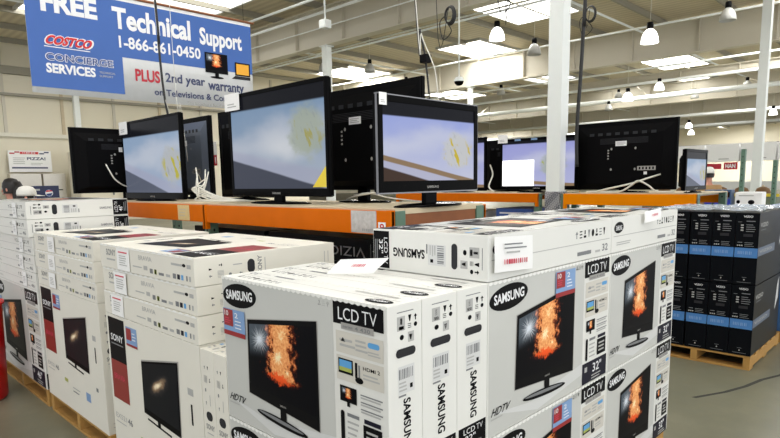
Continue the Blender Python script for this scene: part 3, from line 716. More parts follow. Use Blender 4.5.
# cables -------------------------------------------------------------
def smooth_pts(pts, k=6):
    pts = [Vector(p) for p in pts]; out = []
    for i in range(len(pts) - 1):
        p0, p1, p2, p3 = pts[max(i - 1, 0)], pts[i], pts[i + 1], pts[min(i + 2, len(pts) - 1)]
        for j in range(k):
            t = j / k; out.append(.5 * ((2 * p1) + (p2 - p0) * t + (2 * p0 - 5 * p1 + 4 * p2 - p3) * t * t + (3 * p1 - p0 - 3 * p2 + p3) * t ** 3))
    return out + [pts[-1]]
def cable(label, pts, r=.006, m=None, name='cable', group=None):
    b = MB(); b.tube(smooth_pts(pts), r, m or M['cable'], 6); return tag(b.build(name), label, 'cable', group)
cable('white cable drooping from the back of the far left television', [(2.23, 5.98, 1.80), (2.24, 5.93, 1.74), (2.28, 5.92, 1.66), (2.36, 5.93, 1.60), (2.50, 6.02, 1.56)], .007)
for k in range(7):
    y = random.uniform(-.05, .08)
    cable('white cable in the tangled bundle between the two left televisions', [(2.62, 4.85 - .02 * k + y, 1.60 + .02 * k), (2.50, 4.72 - .02 * k, 1.66 - .02 * k + y), (2.44, 4.66 - y, 1.52 + .01 * k), (2.45 + .02 * k, 4.60 - .03 * k + y, 1.464 + .004 * k), (2.40 + .03 * k, 4.35 - .05 * k, 1.46), (2.5, 4.15 - .05 * k, 1.462)], .006, group='tangled white cables between the left televisions')
cable('white cable crossing in front of the black television back beside the middle television', [(2.86, 3.2, 1.47), (2.72, 2.95, 1.50), (2.66, 2.62, 1.54), (2.66, 2.50, 1.59), (2.80, 2.40, 1.66)], .006)
cable('lower white cable lying behind the middle television', [(2.84, 3.1, 1.50), (2.7, 2.8, 1.52), (2.66, 2.55, 1.49), (2.75, 2.3, 1.462)], .005)
cable('white cable running up to the ports of the large black television back', [(6.66, 3.07, 1.43), (6.66, 2.95, 1.46), (6.66, 2.67, 1.52), (6.7, 2.53, 1.57), (6.85, 2.42, 1.62)], .010)
cable('white cable looping across the foot of the large black television back', [(6.68, 3.2, 1.43), (6.65, 2.81, 1.43), (6.64, 2.66, 1.50), (6.64, 2.58, 1.55), (6.64, 2.47, 1.50), (6.65, 2.38, 1.435), (6.66, 2.2, 1.43)], .010)
cable('white cable hanging at the dark television back left of the column', [(7.3, 5.0, 1.80), (7.0, 4.75, 1.66), (6.72, 4.62, 1.50), (6.66, 4.5, 1.43)], .010)

# hanging poles and cables
cable('thick black cable conduit hanging down beside the white column', [(6.45, 3.10, 7.39), (6.45, 3.17, 3.6), (6.45, 3.18, 3.34), (6.45, 3.2, 2.77), (6.45, 3.23, 2.14), (6.46, 3.22, 1.72)], .021, M['blackcable'], 'hanging_conduit')
cable('black power cord hanging to the middle television with a connector', [(3.2, 3.2, 7.39), (3.2, 2.82, 2.85), (3.2, 2.78, 2.63), (3.2, 2.73, 2.42), (3.16, 2.66, 2.1), (3.08, 2.6, 1.95)], .0075, M['blackcable'], 'power_cable')
cable('thin white cord twisted along the black power cord', [(3.19, 3.18, 7.39), (3.18, 2.8, 2.85), (3.19, 2.76, 2.6), (3.2, 2.68, 2.42), (3.2, 2.64, 2.31), (3.18, 2.58, 2.0), (3.14, 2.5, 1.95)], .004, M['cable'], 'power_cable')
b = MB(); b.box((3.17, 2.70, 2.40), (3.23, 2.76, 2.455), M['ink'], bev=.006); o = b.build('plug_connector'); tag(o, 'black plug connector on the hanging power cord', 'connector')
cable('thin black cord hanging in front of the banner', [(2.5, 5.6, 7.39), (2.5, 5.27, 3.25), (2.5, 5.26, 2.9), (2.5, 5.23, 2.5), (2.52, 5.2, 2.2), (2.6, 5.15, 1.9)], .010, M['blackcable'], 'power_cable')
cable('thin white cord hanging beside the banner cord', [(2.5, 5.62, 7.39), (2.5, 5.29, 3.2), (2.5, 5.27, 2.8), (2.5, 5.22, 2.4), (2.55, 5.14, 2.1), (2.6, 5.1, 1.8)], .0025, M['cable'], 'power_cable')
cable('white cord hanging to the left television with the pale picture', [(2.7, 5.4, 7.39), (2.6, 5.2, 2.7), (2.6, 5.12, 2.3), (2.6, 5.05, 1.8)], .0025, M['cable'], 'power_cable')
def coil(c, R, label, tail):
    b = MB()
    for k in range(3):
        b.tube([(c[0] + .01 * k, c[1] + (R + .006 * k) * .7 * math.cos(a), c[2] + (R + .006 * k) * math.sin(a)) for a in (2 * PI * i / 24 for i in range(25))], .006, M['blackcable'], 6)
    b.tube(smooth_pts([(c[0], c[1] + .7 * R, c[2]), (c[0], c[1] + R * 1.6, c[2] - R * .8), (c[0], c[1] + R, c[2] - R * 3), (c[0], c[1] - R * .4, c[2] - R * 2.2), (c[0], c[1] + .3 * R, c[2] - R)]), .004, M['blackcable'], 5)
    b.tube(smooth_pts([(c[0], c[1], c[2] + R), (c[0], c[1] + tail, c[2] + R * 2.2), (c[0], c[1] + tail, 7.39)]), .003, M['blackcable'], 5)
    tag(b.build('coiled_cable'), label, 'cable')
coil((3.6, 2.84, 2.81), .055, 'coiled black cable hanging above the middle television', .12)
coil((3.6, 2.33, 2.88), .05, 'coiled black cable hanging left of the white column', .02)
coil((6.45, 3.11, 3.39), .075, 'small black cable loop hanging on the conduit by the column', .05)

# ------------------------------------------------------------------ banner
r = root('hanging_banner', 'large blue and white vinyl banner advertising free technical support', 'banner', (3.275, 7.0, 2.57))
def wavy(cvfun, mb): pass
W, Hh = 2.67, 1.125
b = MB(); n = 40; vs = []
def by(a): return 0
for i in range(n + 1):
    for z in (0, Hh): vs.append((-W / 2 + W * i / n, by(i / n), z))
b.mesh(vs, [(2 * i, 2 * i + 2, 2 * i + 3, 2 * i + 1) for i in range(n)], M['bannerw'], True)
o = b.build('vinyl_sheet', r); o.modifiers.new('t', 'SOLIDIFY').thickness = .002
b = MB(); cv = CV(b, (-W / 2, -.002, 0), (W, 0, 0), (0, 0, Hh), .0015)
cv.quad([(.0, .055), (.355, .055), (.355, .42), (1.0, .42), (1.0, .965), (0, .965)], M['banner'], 1); b.build('blue_field', r)
b = MB(); cv = CV(b, (-W / 2, -.002, 0), (W, 0, 0), (0, 0, Hh), .0015)
cv.text('FREE', .055, .74, .265, .93, M['white'], 3, bold=.045); cv.text('Technical', .325, .69, .675, .90, M['white'], 3, bold=.035); cv.text('Support', .72, .62, .945, .86, M['white'], 3, bold=.035)
b.build('headline_lettering', r); b = MB(); cv = CV(b, (-W / 2, -.002, 0), (W, 0, 0), (0, 0, Hh), .0015)
cv.text('1-866-861-0450', .345, .51, .72, .63, M['white'], 3, bold=.025)
b.build('phone_number', r); b = MB(); cv = CV(b, (-W / 2, -.002, 0), (W, 0, 0), (0, 0, Hh), .0015)
cv.text('COSTCO', .055, .45, .225, .535, M['cred'], 5, bold=.045, shear=.1); cv.text('COSTCO', .05, .443, .232, .542, M['white'], 4, bold=.075, shear=.1)
cv.rect(.055, .425, .225, .433, M['white'], 3); cv.text('CONCIERGE', .055, .30, .315, .375, M['white'], 4, bold=.05); cv.text('CONCIERGE', .058, .305, .312, .37, M['dblue'], 5, bold=.01)
cv.text('SERVICES', .055, .19, .24, .28, M['white'], 4, bold=.04); cv.text('TECHNICAL', .255, .235, .32, .255, M['ink3'], 4); cv.text('SUPPORT', .255, .20, .31, .22, M['ink3'], 4)
b.build('store_emblem', r); b = MB(); cv = CV(b, (-W / 2, -.002, 0), (W, 0, 0), (0, 0, Hh), .0015)
cv.text('PLUS', .405, .20, .515, .325, M['bred'], 3, bold=.03); cv.text('2nd year', .54, .195, .735, .32, M['bnavy'], 3, bold=.02); cv.text('warranty', .75, .155, .945, .285, M['bnavy'], 3, bold=.02)
cv.text('on Televisions & Computers', .485, .055, .965, .145, M['bnavy'], 3, bold=.02); cv.text('See brochure for details', .64, .01, .86, .04, M['ink3'], 3)
b.build('warranty_lettering', r)
b = MB(); cv = CV(b, (-W / 2, -.002, 0), (W, 0, 0), (0, 0, Hh), .0015)
cv.rect(.74, .38, .86, .60, M['ink'], 4); cv.rect(.748, .42, .852, .585, M['fire'], 5); cv.rect(.79, .335, .81, .38, M['ink'], 4); cv.ell(.80, .335, .035, .012, M['ink'], 4)
cv.rect(.90, .385, .985, .535, M['ink'], 4); cv.rect(.907, .40, .978, .52, mat('orange_screen_print', lin(236, 170, 40), .4), 5); cv.quad([(.88, .345), (.985, .345), (.985, .38), (.90, .38)], M['tvg'], 4)
b.build('product_pictures', r)
b = MB(); b.tube([(-W / 2 - .05, 0, Hh + .015), (W / 2 + .05, 0, Hh + .015)], .014, M['brown'], 8); b.build('top_rod', r)
for x in (-W / 2, W / 2 - .1):
    MB().tube([(x, 0, Hh + .02), (x, 0, 4.5)], .003, M['blackcable'], 5).build('hanging_wire', r)
for x in (-.9, .15, .9):
    MB().tube([(x, 0, 0), (x, 0, -.2)], .003, M['cable'], 5)
r.rotation_euler = (0, 0, 0)

# ------------------------------------------------------------------ building
m, nt, bs = newmat('polished_concrete'); t = nt.nodes.new('ShaderNodeTexCoord'); ov = t.outputs['Object']
n1, n2, n3 = S(nt, noise(nt, .9, 6, ov, .6)), S(nt, noise(nt, 9, 5, ov)), S(nt, noise(nt, 90, 2, ov))
c = ramp(nt, n1 * .7 + n2 * .3, [(.3, lin(98, 98, 82)), (.5, lin(116, 114, 95)), (.7, lin(138, 134, 113))])
c = mix(nt, n3.smooth(.62, .72) * .35, c, lin(90, 92, 86)); nt.links.new(c, bs.inputs['Base Color'])
nt.links.new((n2 * .25 + .28).k, bs.inputs['Roughness'])
b = MB(); b.box((-4.5, -6, -.2), (80, 60, 0), m); fl = struct(b.build('floor'))
b = MB(); pts = [(4.45, 1.27), (4.72, 1.135), (4.95, 1.055), (5.2, 1.0), (5.42, .915), (6.2, .7)]
for i in range(len(pts) - 1):
    (xa, ya), (xb, yb) = pts[i], pts[i + 1]; w = .02
    b.face([(xa, ya - w, .0012), (xb, yb - w, .0012), (xb, yb + w * .6, .0012), (xa, ya + w * .6, .0012)], mat('crack_filler', lin(60, 60, 56), .8))
b.build('floor_crack', fl)

m, nt, bs = newmat('roof_deck'); t = nt.nodes.new('ShaderNodeTexCoord'); w = nt.nodes.new('ShaderNodeTexWave'); w.inputs['Scale'].default_value = 1.1; w.bands_direction = 'X'
nt.links.new(t.outputs['Object'], w.inputs['Vector']); n = S(nt, noise(nt, .35, 4, t.outputs['Object']))
c = ramp(nt, S(nt, w.outputs['Fac']) * .25 + n * .75, [(.2, lin(176, 164, 138)), (.8, lin(220, 209, 182))]); nt.links.new(c, bs.inputs['Base Color']); bs.inputs['Roughness'].default_value = .7
sky = [(16.9, 10.0, 3.0, 2.4), (17.0, 1.5, 3, 2.4), (20.9, 14.9, 3.0, 2.2), (8.6, 16.4, 2.4, 2.4), (30.3, 9.9, 3.8, 2.2), (35.7, 14.6, 2.4, 2.8), (31, 24, 3.5, 2.6), (30.2, 16.5, 3.2, 2.4), (20.5, 22.5, 3, 2.4), (24.5, 4.0, 3, 2.4),
       (42.5, 18.8, 3, 2.8), (40.5, 8.0, 3, 2.4), (36.5, 11.2, 3, 1.6), (69, 17.0, 6, 3.5), (52, 24.5, 4, 3), (64.5, 9.5, 4, 3), (54, 38, 4, 4), (66, 30, 4, 4), (49.5, 13.0, 4, 2.6), (3.2, 1.0, 3, 2.4), (3.2, 5.0, 3, 2.4), (-1.5, -2.5, 3, 2.4), (-1.5, 2.4, 3, 2.4), (8.2, 4.0, 3, 2.4), (2.8, -4, 3, 2.4), (6.0, 10.5, 3, 2.4), (6.0, 20.3, 3, 2.4)]
b = MB(); b.box((-4.5, -6, 7.4), (80, 60, 7.6), m); struct(b.build('ceiling'))
glow = emis('daylit_skylight_panel', (1.0, .985, .95), 4.2)
slab = ['over the column', 'right above the amber rack', 'second row over the middle television', 'upper left beyond the banner', 'far skylight right of the column', 'beyond the far skylight, deep in the hall', 'low above the middle television', 'small bright one behind the middle television cord', 'behind the banner, left', 'near the right column',
        'left of the column, deep in the hall', 'behind the right column', 'thin one beyond the far skylight', 'wide one low above the small right television', 'low one left of the conduit', 'low one at the right edge', 'deepest left of the column', 'deepest behind the conduit', 'low one between the conduit and the right column']
for k, (x, y, w_, h_) in enumerate(sky):
    over = k >= 19
    r = root('skylight', 'white roof skylight ' + (slab[k] if k < 19 else 'out of view above the shop floor'), 'skylight', (x + w_ / 2, y + h_ / 2, 7.39), group='skylights out of view' if over else 'roof skylights')
    MB().box((-w_ / 2, -h_ / 2, -.03), (w_ / 2, h_ / 2, -.01), glow).build('diffuser', r)
    b = MB(); f_ = .08
    for a, c_ in (((-w_ / 2 - f_, -h_ / 2 - f_), (w_ / 2 + f_, -h_ / 2)), ((-w_ / 2 - f_, h_ / 2), (w_ / 2 + f_, h_ / 2 + f_)), ((-w_ / 2 - f_, -h_ / 2), (-w_ / 2, h_ / 2)), ((w_ / 2, -h_ / 2), (w_ / 2 + f_, h_ / 2))):
        b.box((a[0], a[1], -.10), (c_[0], c_[1], 0), M['shade'])
    b.build('frame', r)

gird = mat('painted_girder', lin(206, 200, 184), .55, var=.05, scale=.7)
gd = mat('dull_joist_paint', lin(150, 146, 132), .6)
def girder(x, z0, z1, y0, y1):
    b = MB(); b.box((x - .02, y0, z0 + .04), (x + .02, y1, z1 - .04), gird); b.box((x - .17, y0, z0), (x + .17, y1, z0 + .04), gird); b.box((x - .17, y0, z1 - .04), (x + .17, y1, z1), gird)
    for k in range(int((y1 - y0) / 2.4)): b.box((x - .15, y0 + 1 + 2.4 * k, z0 + .04), (x + .15, y0 + 1.03 + 2.4 * k, z1 - .04), gird)
    return struct(b.build('ceiling_girder'))
girder(13.0, 6.0, 7.2, -5.8, 27.9); girder(23.7, 6.0, 7.2, -5.8, 58); girder(29.2, 6.0, 6.35, -5.8, 58); girder(38.5, 6.0, 7.2, -5.8, 58); girder(49, 6.0, 7.2, -5.8, 58); girder(61, 6.0, 7.2, -5.8, 58); girder(2.3, 6.0, 7.2, -5.8, 27.9)
b = MB()
for k in range(26): b.box((-4.4, -5.6 + 2.35 * k, 7.2), (79, -5.52 + 2.35 * k, 7.395), gd)
struct(b.build('ceiling_joists'))
b = MB()
for (x, r_, z) in ((10.2, .035, 6.3), (12.2, .045, 6.75), (12.7, .02, 6.5), (13.5, .03, 5.9), (16.3, .03, 6.9), (21.4, .035, 6.7), (26.6, .04, 6.2), (28.6, .07, 5.9), (33, .12, 5.8), (45, .1, 5.8), (55, .12, 5.8)): b.tube([(x, -5.8, z), (x, 58, z)], r_, M['steel'], 8)
for k in range(9):
    for (xa, xb) in ((13.2, 16.5), (24, 27.5), (34, 38.3)): b.tube([(xa, 2 + 5.5 * k, 6.1), (xb, 4.2 + 5.5 * k, 7.2)], .03, gird, 6)
for y in (9.0, 20.0, 33.0): b.tube([(0, y, 6.9), (78, y, 6.9)], .04, M['steel'], 8)
struct(b.build('ceiling_pipes'))

def column(x, y, s, h, label, guard=False, rz=.0):
    r = root('steel_column', label, 'column', (x, y, 0), rz, 'white steel columns')
    MB().box((-s / 2, -s / 2, 0), (s / 2, s / 2, h), M['steel'], bev=.01).build('shaft', r)
    b = MB(); b.box((-s / 2 - .06, -s / 2 - .06, h), (s / 2 + .06, s / 2 + .06, h + .03), M['steel']); b.build('cap_plate', r)
    if guard:
        m, nt, bs = newmat('diamond_plate'); t = nt.nodes.new('ShaderNodeTexCoord'); ck = nt.nodes.new('ShaderNodeTexChecker'); ck.inputs['Scale'].default_value = 46
        mp = nt.nodes.new('ShaderNodeMapping'); mp.inputs['Rotation'].default_value = (.78, .78, .78); nt.links.new(t.outputs['Object'], mp.inputs[0]); nt.links.new(mp.outputs[0], ck.inputs['Vector'])
        ck.inputs['Color1'].default_value = (.55, .56, .57, 1); ck.inputs['Color2'].default_value = (.16, .17, .19, 1); nt.links.new(ck.outputs[0], bs.inputs['Base Color'])
        bs.inputs['Metallic'].default_value = .7; bs.inputs['Roughness'].default_value = .35
        b = MB(); q = s / 2 + .006; b.box((-q, -q, 0), (q, q, 1.43), m); b.build('diamond_plate_guard', r)
column(6.74, 3.63, .185, 7.35, 'thick white column behind the near stack with a checkered metal guard', True)
column(15.9, 3.45, .19, 7.35, 'white column at the right edge of the photo')
column(13.0, 15.35, .23, 5.97, 'far white column between the two large left televisions, under the girder')
column(23.7, 17.4, .2, 5.97, 'thin far white column behind the middle television')
column(9.3, 27.7, .22, 7.35, 'white column against the left wall, above the far left television')

# left wall
wallm = mat('cream_wall_panel', lin(226, 219, 198), .6, var=.03, scale=.6)
b = MB(); b.box((-4.5, 28, 0), (22, 28.2, 7.39), wallm); b.box((21.8, 28.2, 0), (22, 60, 7.39), wallm); struct(b.build('wall_left'))
b = MB(); b.box((-4.5, 27.86, 3.62), (22, 27.99, 3.78), mat('pale_trim', lin(226, 222, 206), .5)); struct(b.build('trim_1'))
b = MB(); b.box((-4.5, 27.8, 5.25), (22, 27.99, 5.35), gd); b.box((-4.5, 27.75, 6.1), (22, 27.99, 6.4), gd); struct(b.build('trim_2'))
b = MB()
for k in range(11): b.box((-2 + 2.15 * k, 27.93, 3.79), (-1.88 + 2.15 * k, 27.99, 7.2), M['deck'] if k % 2 else gird)
struct(b.build('trim_3'))
b = MB(); b.box((80, -6, 0), (80.2, 60, 7.4), wallm); b.box((22, 60, 0), (80, 60.2, 7.4), wallm); struct(b.build('wall_far'))
b = MB(); b.box((79.8, -6, 4.3), (79.98, 59.9, 5.3), mat('dark_wall_band', lin(96, 94, 84), .7)); struct(b.build('trim_4'))

# pizza sign, counters
r = root('food_sign', 'white pizza menu sign with checkered top on the left wall', 'sign', (7.35, 27.7, 2.2))
MB().box((-.78, 0, 0), (.78, .05, .86), M['paper']).build('board', r)
b = MB(); cv = CV(b, (-.78, 0, 0), (1.56, 0, 0), (0, 0, .86), .004)
for k in range(8):
    for j in range(2):
        if (k + j) % 2 == 0 and not 2 <= k <= 5: cv.rect(.03 + .115 * k, .84 + .06 * j, .03 + .115 * (k + 1), .90 + .06 * j, M['bred'] if k < 3 else M['bnavy'], 1)
cv.rect(.27, .84, .70, .95, M['cred'], 1); cv.barcode(.33, .875, .64, .925, M['white'], 2, 8); cv.text('PIZZA!', .42, .56, .86, .70, M['bnavy'], 1, bold=.03); cv.lines(.1, .35, .45, .7, 4, M['ink3'], 1, .3); cv.lines(.5, .3, .8, .45, 2, M['ink3'], 1, .3); cv.rect(.06, .16, .90, .23, M['bnavy'], 1)
b.build('printed_face', r)
r = root('kitchen_cabinet', 'stainless steel kitchen hood and counter below the pizza sign', 'kitchen counter', (7.4, 26.9, 0))
MB().box((-1.0, -.3, .0), (1.0, .5, .95), M['stainless'], bev=.02).build('counter', r); MB().box((-1.0, .1, .95), (.1, .55, 2.12), M['stainless'], bev=.02).build('door', r); MB().box((.16, .1, .95), (1.0, .55, 2.12), M['stainless'], bev=.02).build('door', r)
MB().tube([(.55, .07, 1.45), (.85, .07, 1.45)], .02, M['ink'], 6).build('handle', r)
r = root('walk_in_cooler', 'tall cream cooler cabinet right of the pizza sign', 'cabinet', (9.3, 26.4, 0))
MB().box((-.75, -.6, 0), (.75, .6, 3.0), wallm, bev=.03).build('body', r); MB().box((-.7, -.64, .1), (.70, -.605, 2.9), wallm, bev=.01).build('door', r); MB().box((.5, -.70, 1.2), (.55, -.64, 1.6), M['chrome']).build('handle', r)
r = root('drink_dispenser', 'dark blue drink dispenser with a red white and blue round emblem', 'drink machine', (6.25, 22.5, 0))
MB().box((-.42, -.3, 0), (.42, .3, .9), M['tvg'], bev=.02).build('cabinet', r)
b = MB(); b.box((-.42, -.3, .9), (.42, .2, 1.62), mat('dark_blue_panel', lin(22, 34, 74), .3), bev=.02); b.build('housing', r)
b = MB(); cv = CV(b, (-.42, -.3, .9), (.84, 0, 0), (0, 0, .72), .003); cv.ell(.62, .66, .16, .17, M['dblue'], 1); cv.ell(.62, .66, .14, .15, M['white'], 2)
cv.quad([(.49, .70), (.75, .74), (.70, .79), (.54, .79)], M['cred'], 3); cv.quad([(.50, .62), (.56, .53), (.68, .53), (.75, .66)], M['dblue'], 3); cv.rect(.1, .78, .3, .86, M['ink3'], 1); b.build('round_emblem', r)

# ------------------------------------------------------------------ hanging lamps
def lamp(x, y, z, w, lit, label):
    s = w
    r = root('hanging_lamp', label, 'lamp', (x, y, z), group='bell-shaped hanging lamps')
    k = 'on' if lit else 'off'
    if ('lamp', k) not in _proto:
        b = MB(); b.lathe([(.05, .36), (.10, .33), (.16, .26), (.205, .14), (.225, .0), (.215, .0), (.19, .14), (.14, .25), (0, .30)], emis('glowing_lamp_shade', (1, .99, .95), 2.6) if lit else M['shade'], n=24)
        sh = b.build('shade', r)
        b = MB(); b.lathe([(0, .52), (.075, .52), (.085, .46), (.08, .355), (0, .355)], M['ink'], n=16); hd = b.build('ballast_housing', r)
        _proto[('lamp', k)] = (sh, hd)
    else:
        for q in _proto[('lamp', k)]: c_ = q.copy(); C.objects.link(c_); c_.parent = r
    MB().tube([(0, 0, .52), (0, 0, (7.39 - z) / s)], .008, M['cable'], 5).build('hanging_rod', r)
    r.scale = (s, s, s)
L = [(14.5, 9.73, 5.46, 1, 'lit bell lamp high above the middle television'), (17.35, 10.22, 5.52, 0, 'bell lamp just left of the column top, behind the bright one'), (15.98, 6.07, 4.99, 1, 'brightest bell lamp, right of the column'),
     (24.53, 10.1, 4.66, 1, 'glowing bell lamp low above the large black television back'), (28.02, 10.13, 5.43, 1, 'lit bell lamp right of and above the low glowing one'), (35.8, 15.3, 6.3, 0, 'small far lamp beside the far skylight'), (19.1, 5.12, 5.9, 0, 'unlit lamp at the top right of the photo'),
     (27.1, 17.9, 6.0, 0, 'pale lamp under the girder right of the dome camera'), (17.35, 17.8, 6.0, 0, 'dim lamp above the black television back'), (22.4, 20.4, 6.2, 1, 'small lit lamp above the tagged middle television corner'),
     (41.1, 12.9, 4.62, 1, 'far round glowing lamp above the small right television'), (39.3, 7.93, 4.89, 1, 'far glowing lamp at the right edge'), (32.9, 14.6, 5.3, 0, 'unlit far lamp near the conduit'), (36.4, 11.2, 5.9, 0, 'dark far lamp left of the right column'),
     (34.2, 8.1, 5.9, 0, 'dark far lamp next to the right column'), (44.5, 13.8, 4.4, 1, 'lowest far glowing lamp'), (46, 33, 4.6, 1, 'far lamp seen low between the televisions'), (15.5, 18.5, 5.9, 0, 'unlit lamp left of the black television back')]
for x, y, z, lit, lab in L: lamp(x, y, z, .98, lit, lab)
r = root('dome_camera', 'black and white dome camera hanging on a pole above the middle television', 'security camera', (11.6, 8.85, 3.82))
b = MB(); b.lathe([(0, -.0), (.06, .01), (.10, .05), (.115, .10)], M['tvb'], n=20); b.build('dark_dome', r)
b = MB(); b.lathe([(.12, .10), (.12, .14), (.08, .20), (0, .22)], M['steel'], n=20); b.build('housing', r); MB().tube([(0, 0, .2), (0, 0, 3.575)], .018, M['steel'], 8).build('pole', r)
r = root('junction_box', 'white junction box on a thin pole under the roof left of the middle', 'electrical box', (9.5, 11.24, 5.22))
b = MB(); b.box((-.11, -.11, 0), (.11, .11, .2), M['steel'], bev=.04); b.build('box', r); MB().tube([(0, 0, .2), (0, 0, 2.175)], .022, M['steel'], 8).build('pole', r)

# ------------------------------------------------------------------ red bin
r = root('red_bin', 'red plastic bin cut off by the left edge of the photo', 'bin', (.90, 5.22, 0))
MB().lathe([(0, .0), (.15, 0), (.17, .02), (.19, .72), (.205, .73), (.205, .75), (.185, .75), (.16, .05), (0, .05)], M['redbin'], n=28).build('tub', r)

# ------------------------------------------------------------------ people
def skin_mesh(name, joints, bones, parent, m, sub=1):
    me = bpy.data.meshes.new(name); me.from_pydata([j[:3] for j in joints], bones, []); o = bpy.data.objects.new(name, me); C.objects.link(o)
    sk = o.modifiers.new('s', 'SKIN'); sk.use_smooth_shade = True
    for v, j in zip(me.skin_vertices[0].data, joints): v.radius = (j[3], j[4] if len(j) > 4 else j[3]); 
    me.skin_vertices[0].data[0].use_root = True
    ss = o.modifiers.new('u', 'SUBSURF'); ss.levels = sub; ss.render_levels = sub
    bpy.context.view_layer.update()
    nm = bpy.data.meshes.new_from_object(o.evaluated_get(bpy.context.evaluated_depsgraph_get()))
    o.modifiers.clear(); o.data = nm; nm.materials.clear(); nm.materials.append(m); nm.polygons.foreach_set('use_smooth', [True] * len(nm.polygons)); o.parent = parent
    return o
def person(loc, rz, label, top, hairmat, cap, hgt=1.72, longhair=False):
    """faces local -y"""
    r = root('person', label, 'person', loc, rz); s = hgt / 1.75
    J = [(0, 0, .95, .13, .10), (0, 0, 1.15, .12, .085), (0, 0, 1.36, .15, .09), (0, .01, 1.48, .055), (0, 0, 1.56, .052), (0, -.005, 1.63, .078, .088), (0, -.005, 1.69, .074, .086)]
    B = [(0, 1), (1, 2), (2, 3), (3, 4), (4, 5), (5, 6)]
    def add(j, p): J.append(j); B.append((p, len(J) - 1)); return len(J) - 1
    for sx in (-1, 1):
        a = add((sx * .17, 0, 1.41, .055), 2); a = add((sx * .22, .01, 1.14, .042), a); a = add((sx * .23, -.07, .90, .03), a); h = add((sx * .23, -.085, .83, .034, .018), a)
        for k, (dy, l) in enumerate(((-.03, .075), (-.01, .085), (.01, .078), (.028, .06))):
            q = add((sx * .232, -.088 + dy, .83 - l * .6, .009), h); add((sx * .222, -.092 + dy, .83 - l, .008), q)
        q = add((sx * .215, -.125, .84, .010), h); add((sx * .205, -.14, .805, .009), q)
        l = add((sx * .10, 0, .86, .085), 0); l = add((sx * .11, -.01, .49, .06), l); l = add((sx * .11, .02, .09, .042), l); add((sx * .12, -.13, .04, .035), l)
    body = skin_mesh('body', J, B, r, M['skin'])
    b = MB()   # face details: nose, eyes, mouth, ears
    b.lathe([(0, -.02), (.014, -.012), (.009, .012), (0, .03)], M['skin'], (0, -.098, 1.635), 8)
    for sx in (-1, 1):
        b.lathe([(0, -.009), (.009, 0), (0, .009)], M['white'], (sx * .03, -.082, 1.665), 10); b.lathe([(0, -.005), (.0055, 0), (0, .005)], M['ink'], (sx * .03, -.089, 1.665), 8)
        b.lathe([(0, -.03), (.014, -.015), (.016, .015), (0, .03)], M['skin'], (sx * .084, .005, 1.65), 8)
    b.box((-.022, -.092, 1.592), (.022, -.082, 1.60), M['pink'], bev=.002); b.build('face', r)
    T = [(0, 0, .93, .15, .12), (0, 0, 1.15, .145, .11), (0, 0, 1.36, .165, .11), (0, .01, 1.46, .075)]; TB = [(0, 1), (1, 2), (2, 3)]
    for sx in (-1, 1):
        T.append((sx * .18, 0, 1.41, .068)); TB.append((2, len(T) - 1)); T.append((sx * .225, .01, 1.14, .056)); TB.append((len(T) - 2, len(T) - 1)); T.append((sx * .232, -.06, .93, .042)); TB.append((len(T) - 2, len(T) - 1))
    skin_mesh('jacket', T, TB, r, top)
    T = [(0, 0, .93, .135, .115)]; TB = []
    for sx in (-1, 1):
        T.append((sx * .10, 0, .85, .098)); TB.append((0, len(T) - 1)); T.append((sx * .11, -.01, .49, .074)); TB.append((len(T) - 2, len(T) - 1)); T.append((sx * .11, .02, .10, .058)); TB.append((len(T) - 2, len(T) - 1))
    skin_mesh('trousers', T, TB, r, M['jeans'])
    for sx in (-1, 1): MB().box((sx * .12 - .045, -.17, 0), (sx * .12 + .045, .08, .085), M['ink'], bev=.03).build('shoe', r)
    b = MB()
    prof = [(.098, 1.64), (.106, 1.69), (.098, 1.74), (.07, 1.785), (.03, 1.80), (0, 1.803)]
    if cap:
        b.lathe([(.098, 1.68), (.104, 1.71), (.098, 1.75), (.07, 1.79), (.03, 1.805), (0, 1.807)], M['cap'], (0, 0, 0), 20, .9, 1.08)
        vs = []; 
        for i in range(9):
            a = PI * i / 8; vs += [(-.075 * math.cos(a), -.085 - .02 * math.sin(a), 1.69), (-.07 * math.cos(a), -.10 - .10 * math.sin(a), 1.675)]
        b.mesh(vs, [(2 * i, 2 * i + 2, 2 * i + 3, 2 * i + 1) for i in range(8)], M['cap']); o = b.build('cap', r, label='white baseball cap'); o.modifiers.new('t', 'SOLIDIFY').thickness = .004
    b = MB(); b.lathe([(.092, 1.60)] + prof if not cap else [(.09, 1.60), (.097, 1.68)], hairmat, (0, .016, 0), 18, .95, 1.0)
    if longhair: b.tube([(0, .07, 1.74), (0, .11, 1.62), (0, .11, 1.48), (0, .10, 1.36)], [.06, .085, .08, .04], hairmat, 12)
    b.build('hair', r)
    r.scale = (s, s, s); return r
person((1.93, 7.55, 0), 1.25, 'person in a white baseball cap behind the far left flat cartons, face to the right', M['greycloth'], M['hair'], True, 1.56)
person((2.0, 8.5, 0), -2.3, 'person with long dark hair and black jacket at the left edge beside the white cap', M['jacket'], M['hair'], False, 1.66, True)
person((12.1, 3.40, 0), 1.9, 'person in a tan jacket and white cap in the distance right of the small television', M['tan'], M['hair'], True, 1.70)

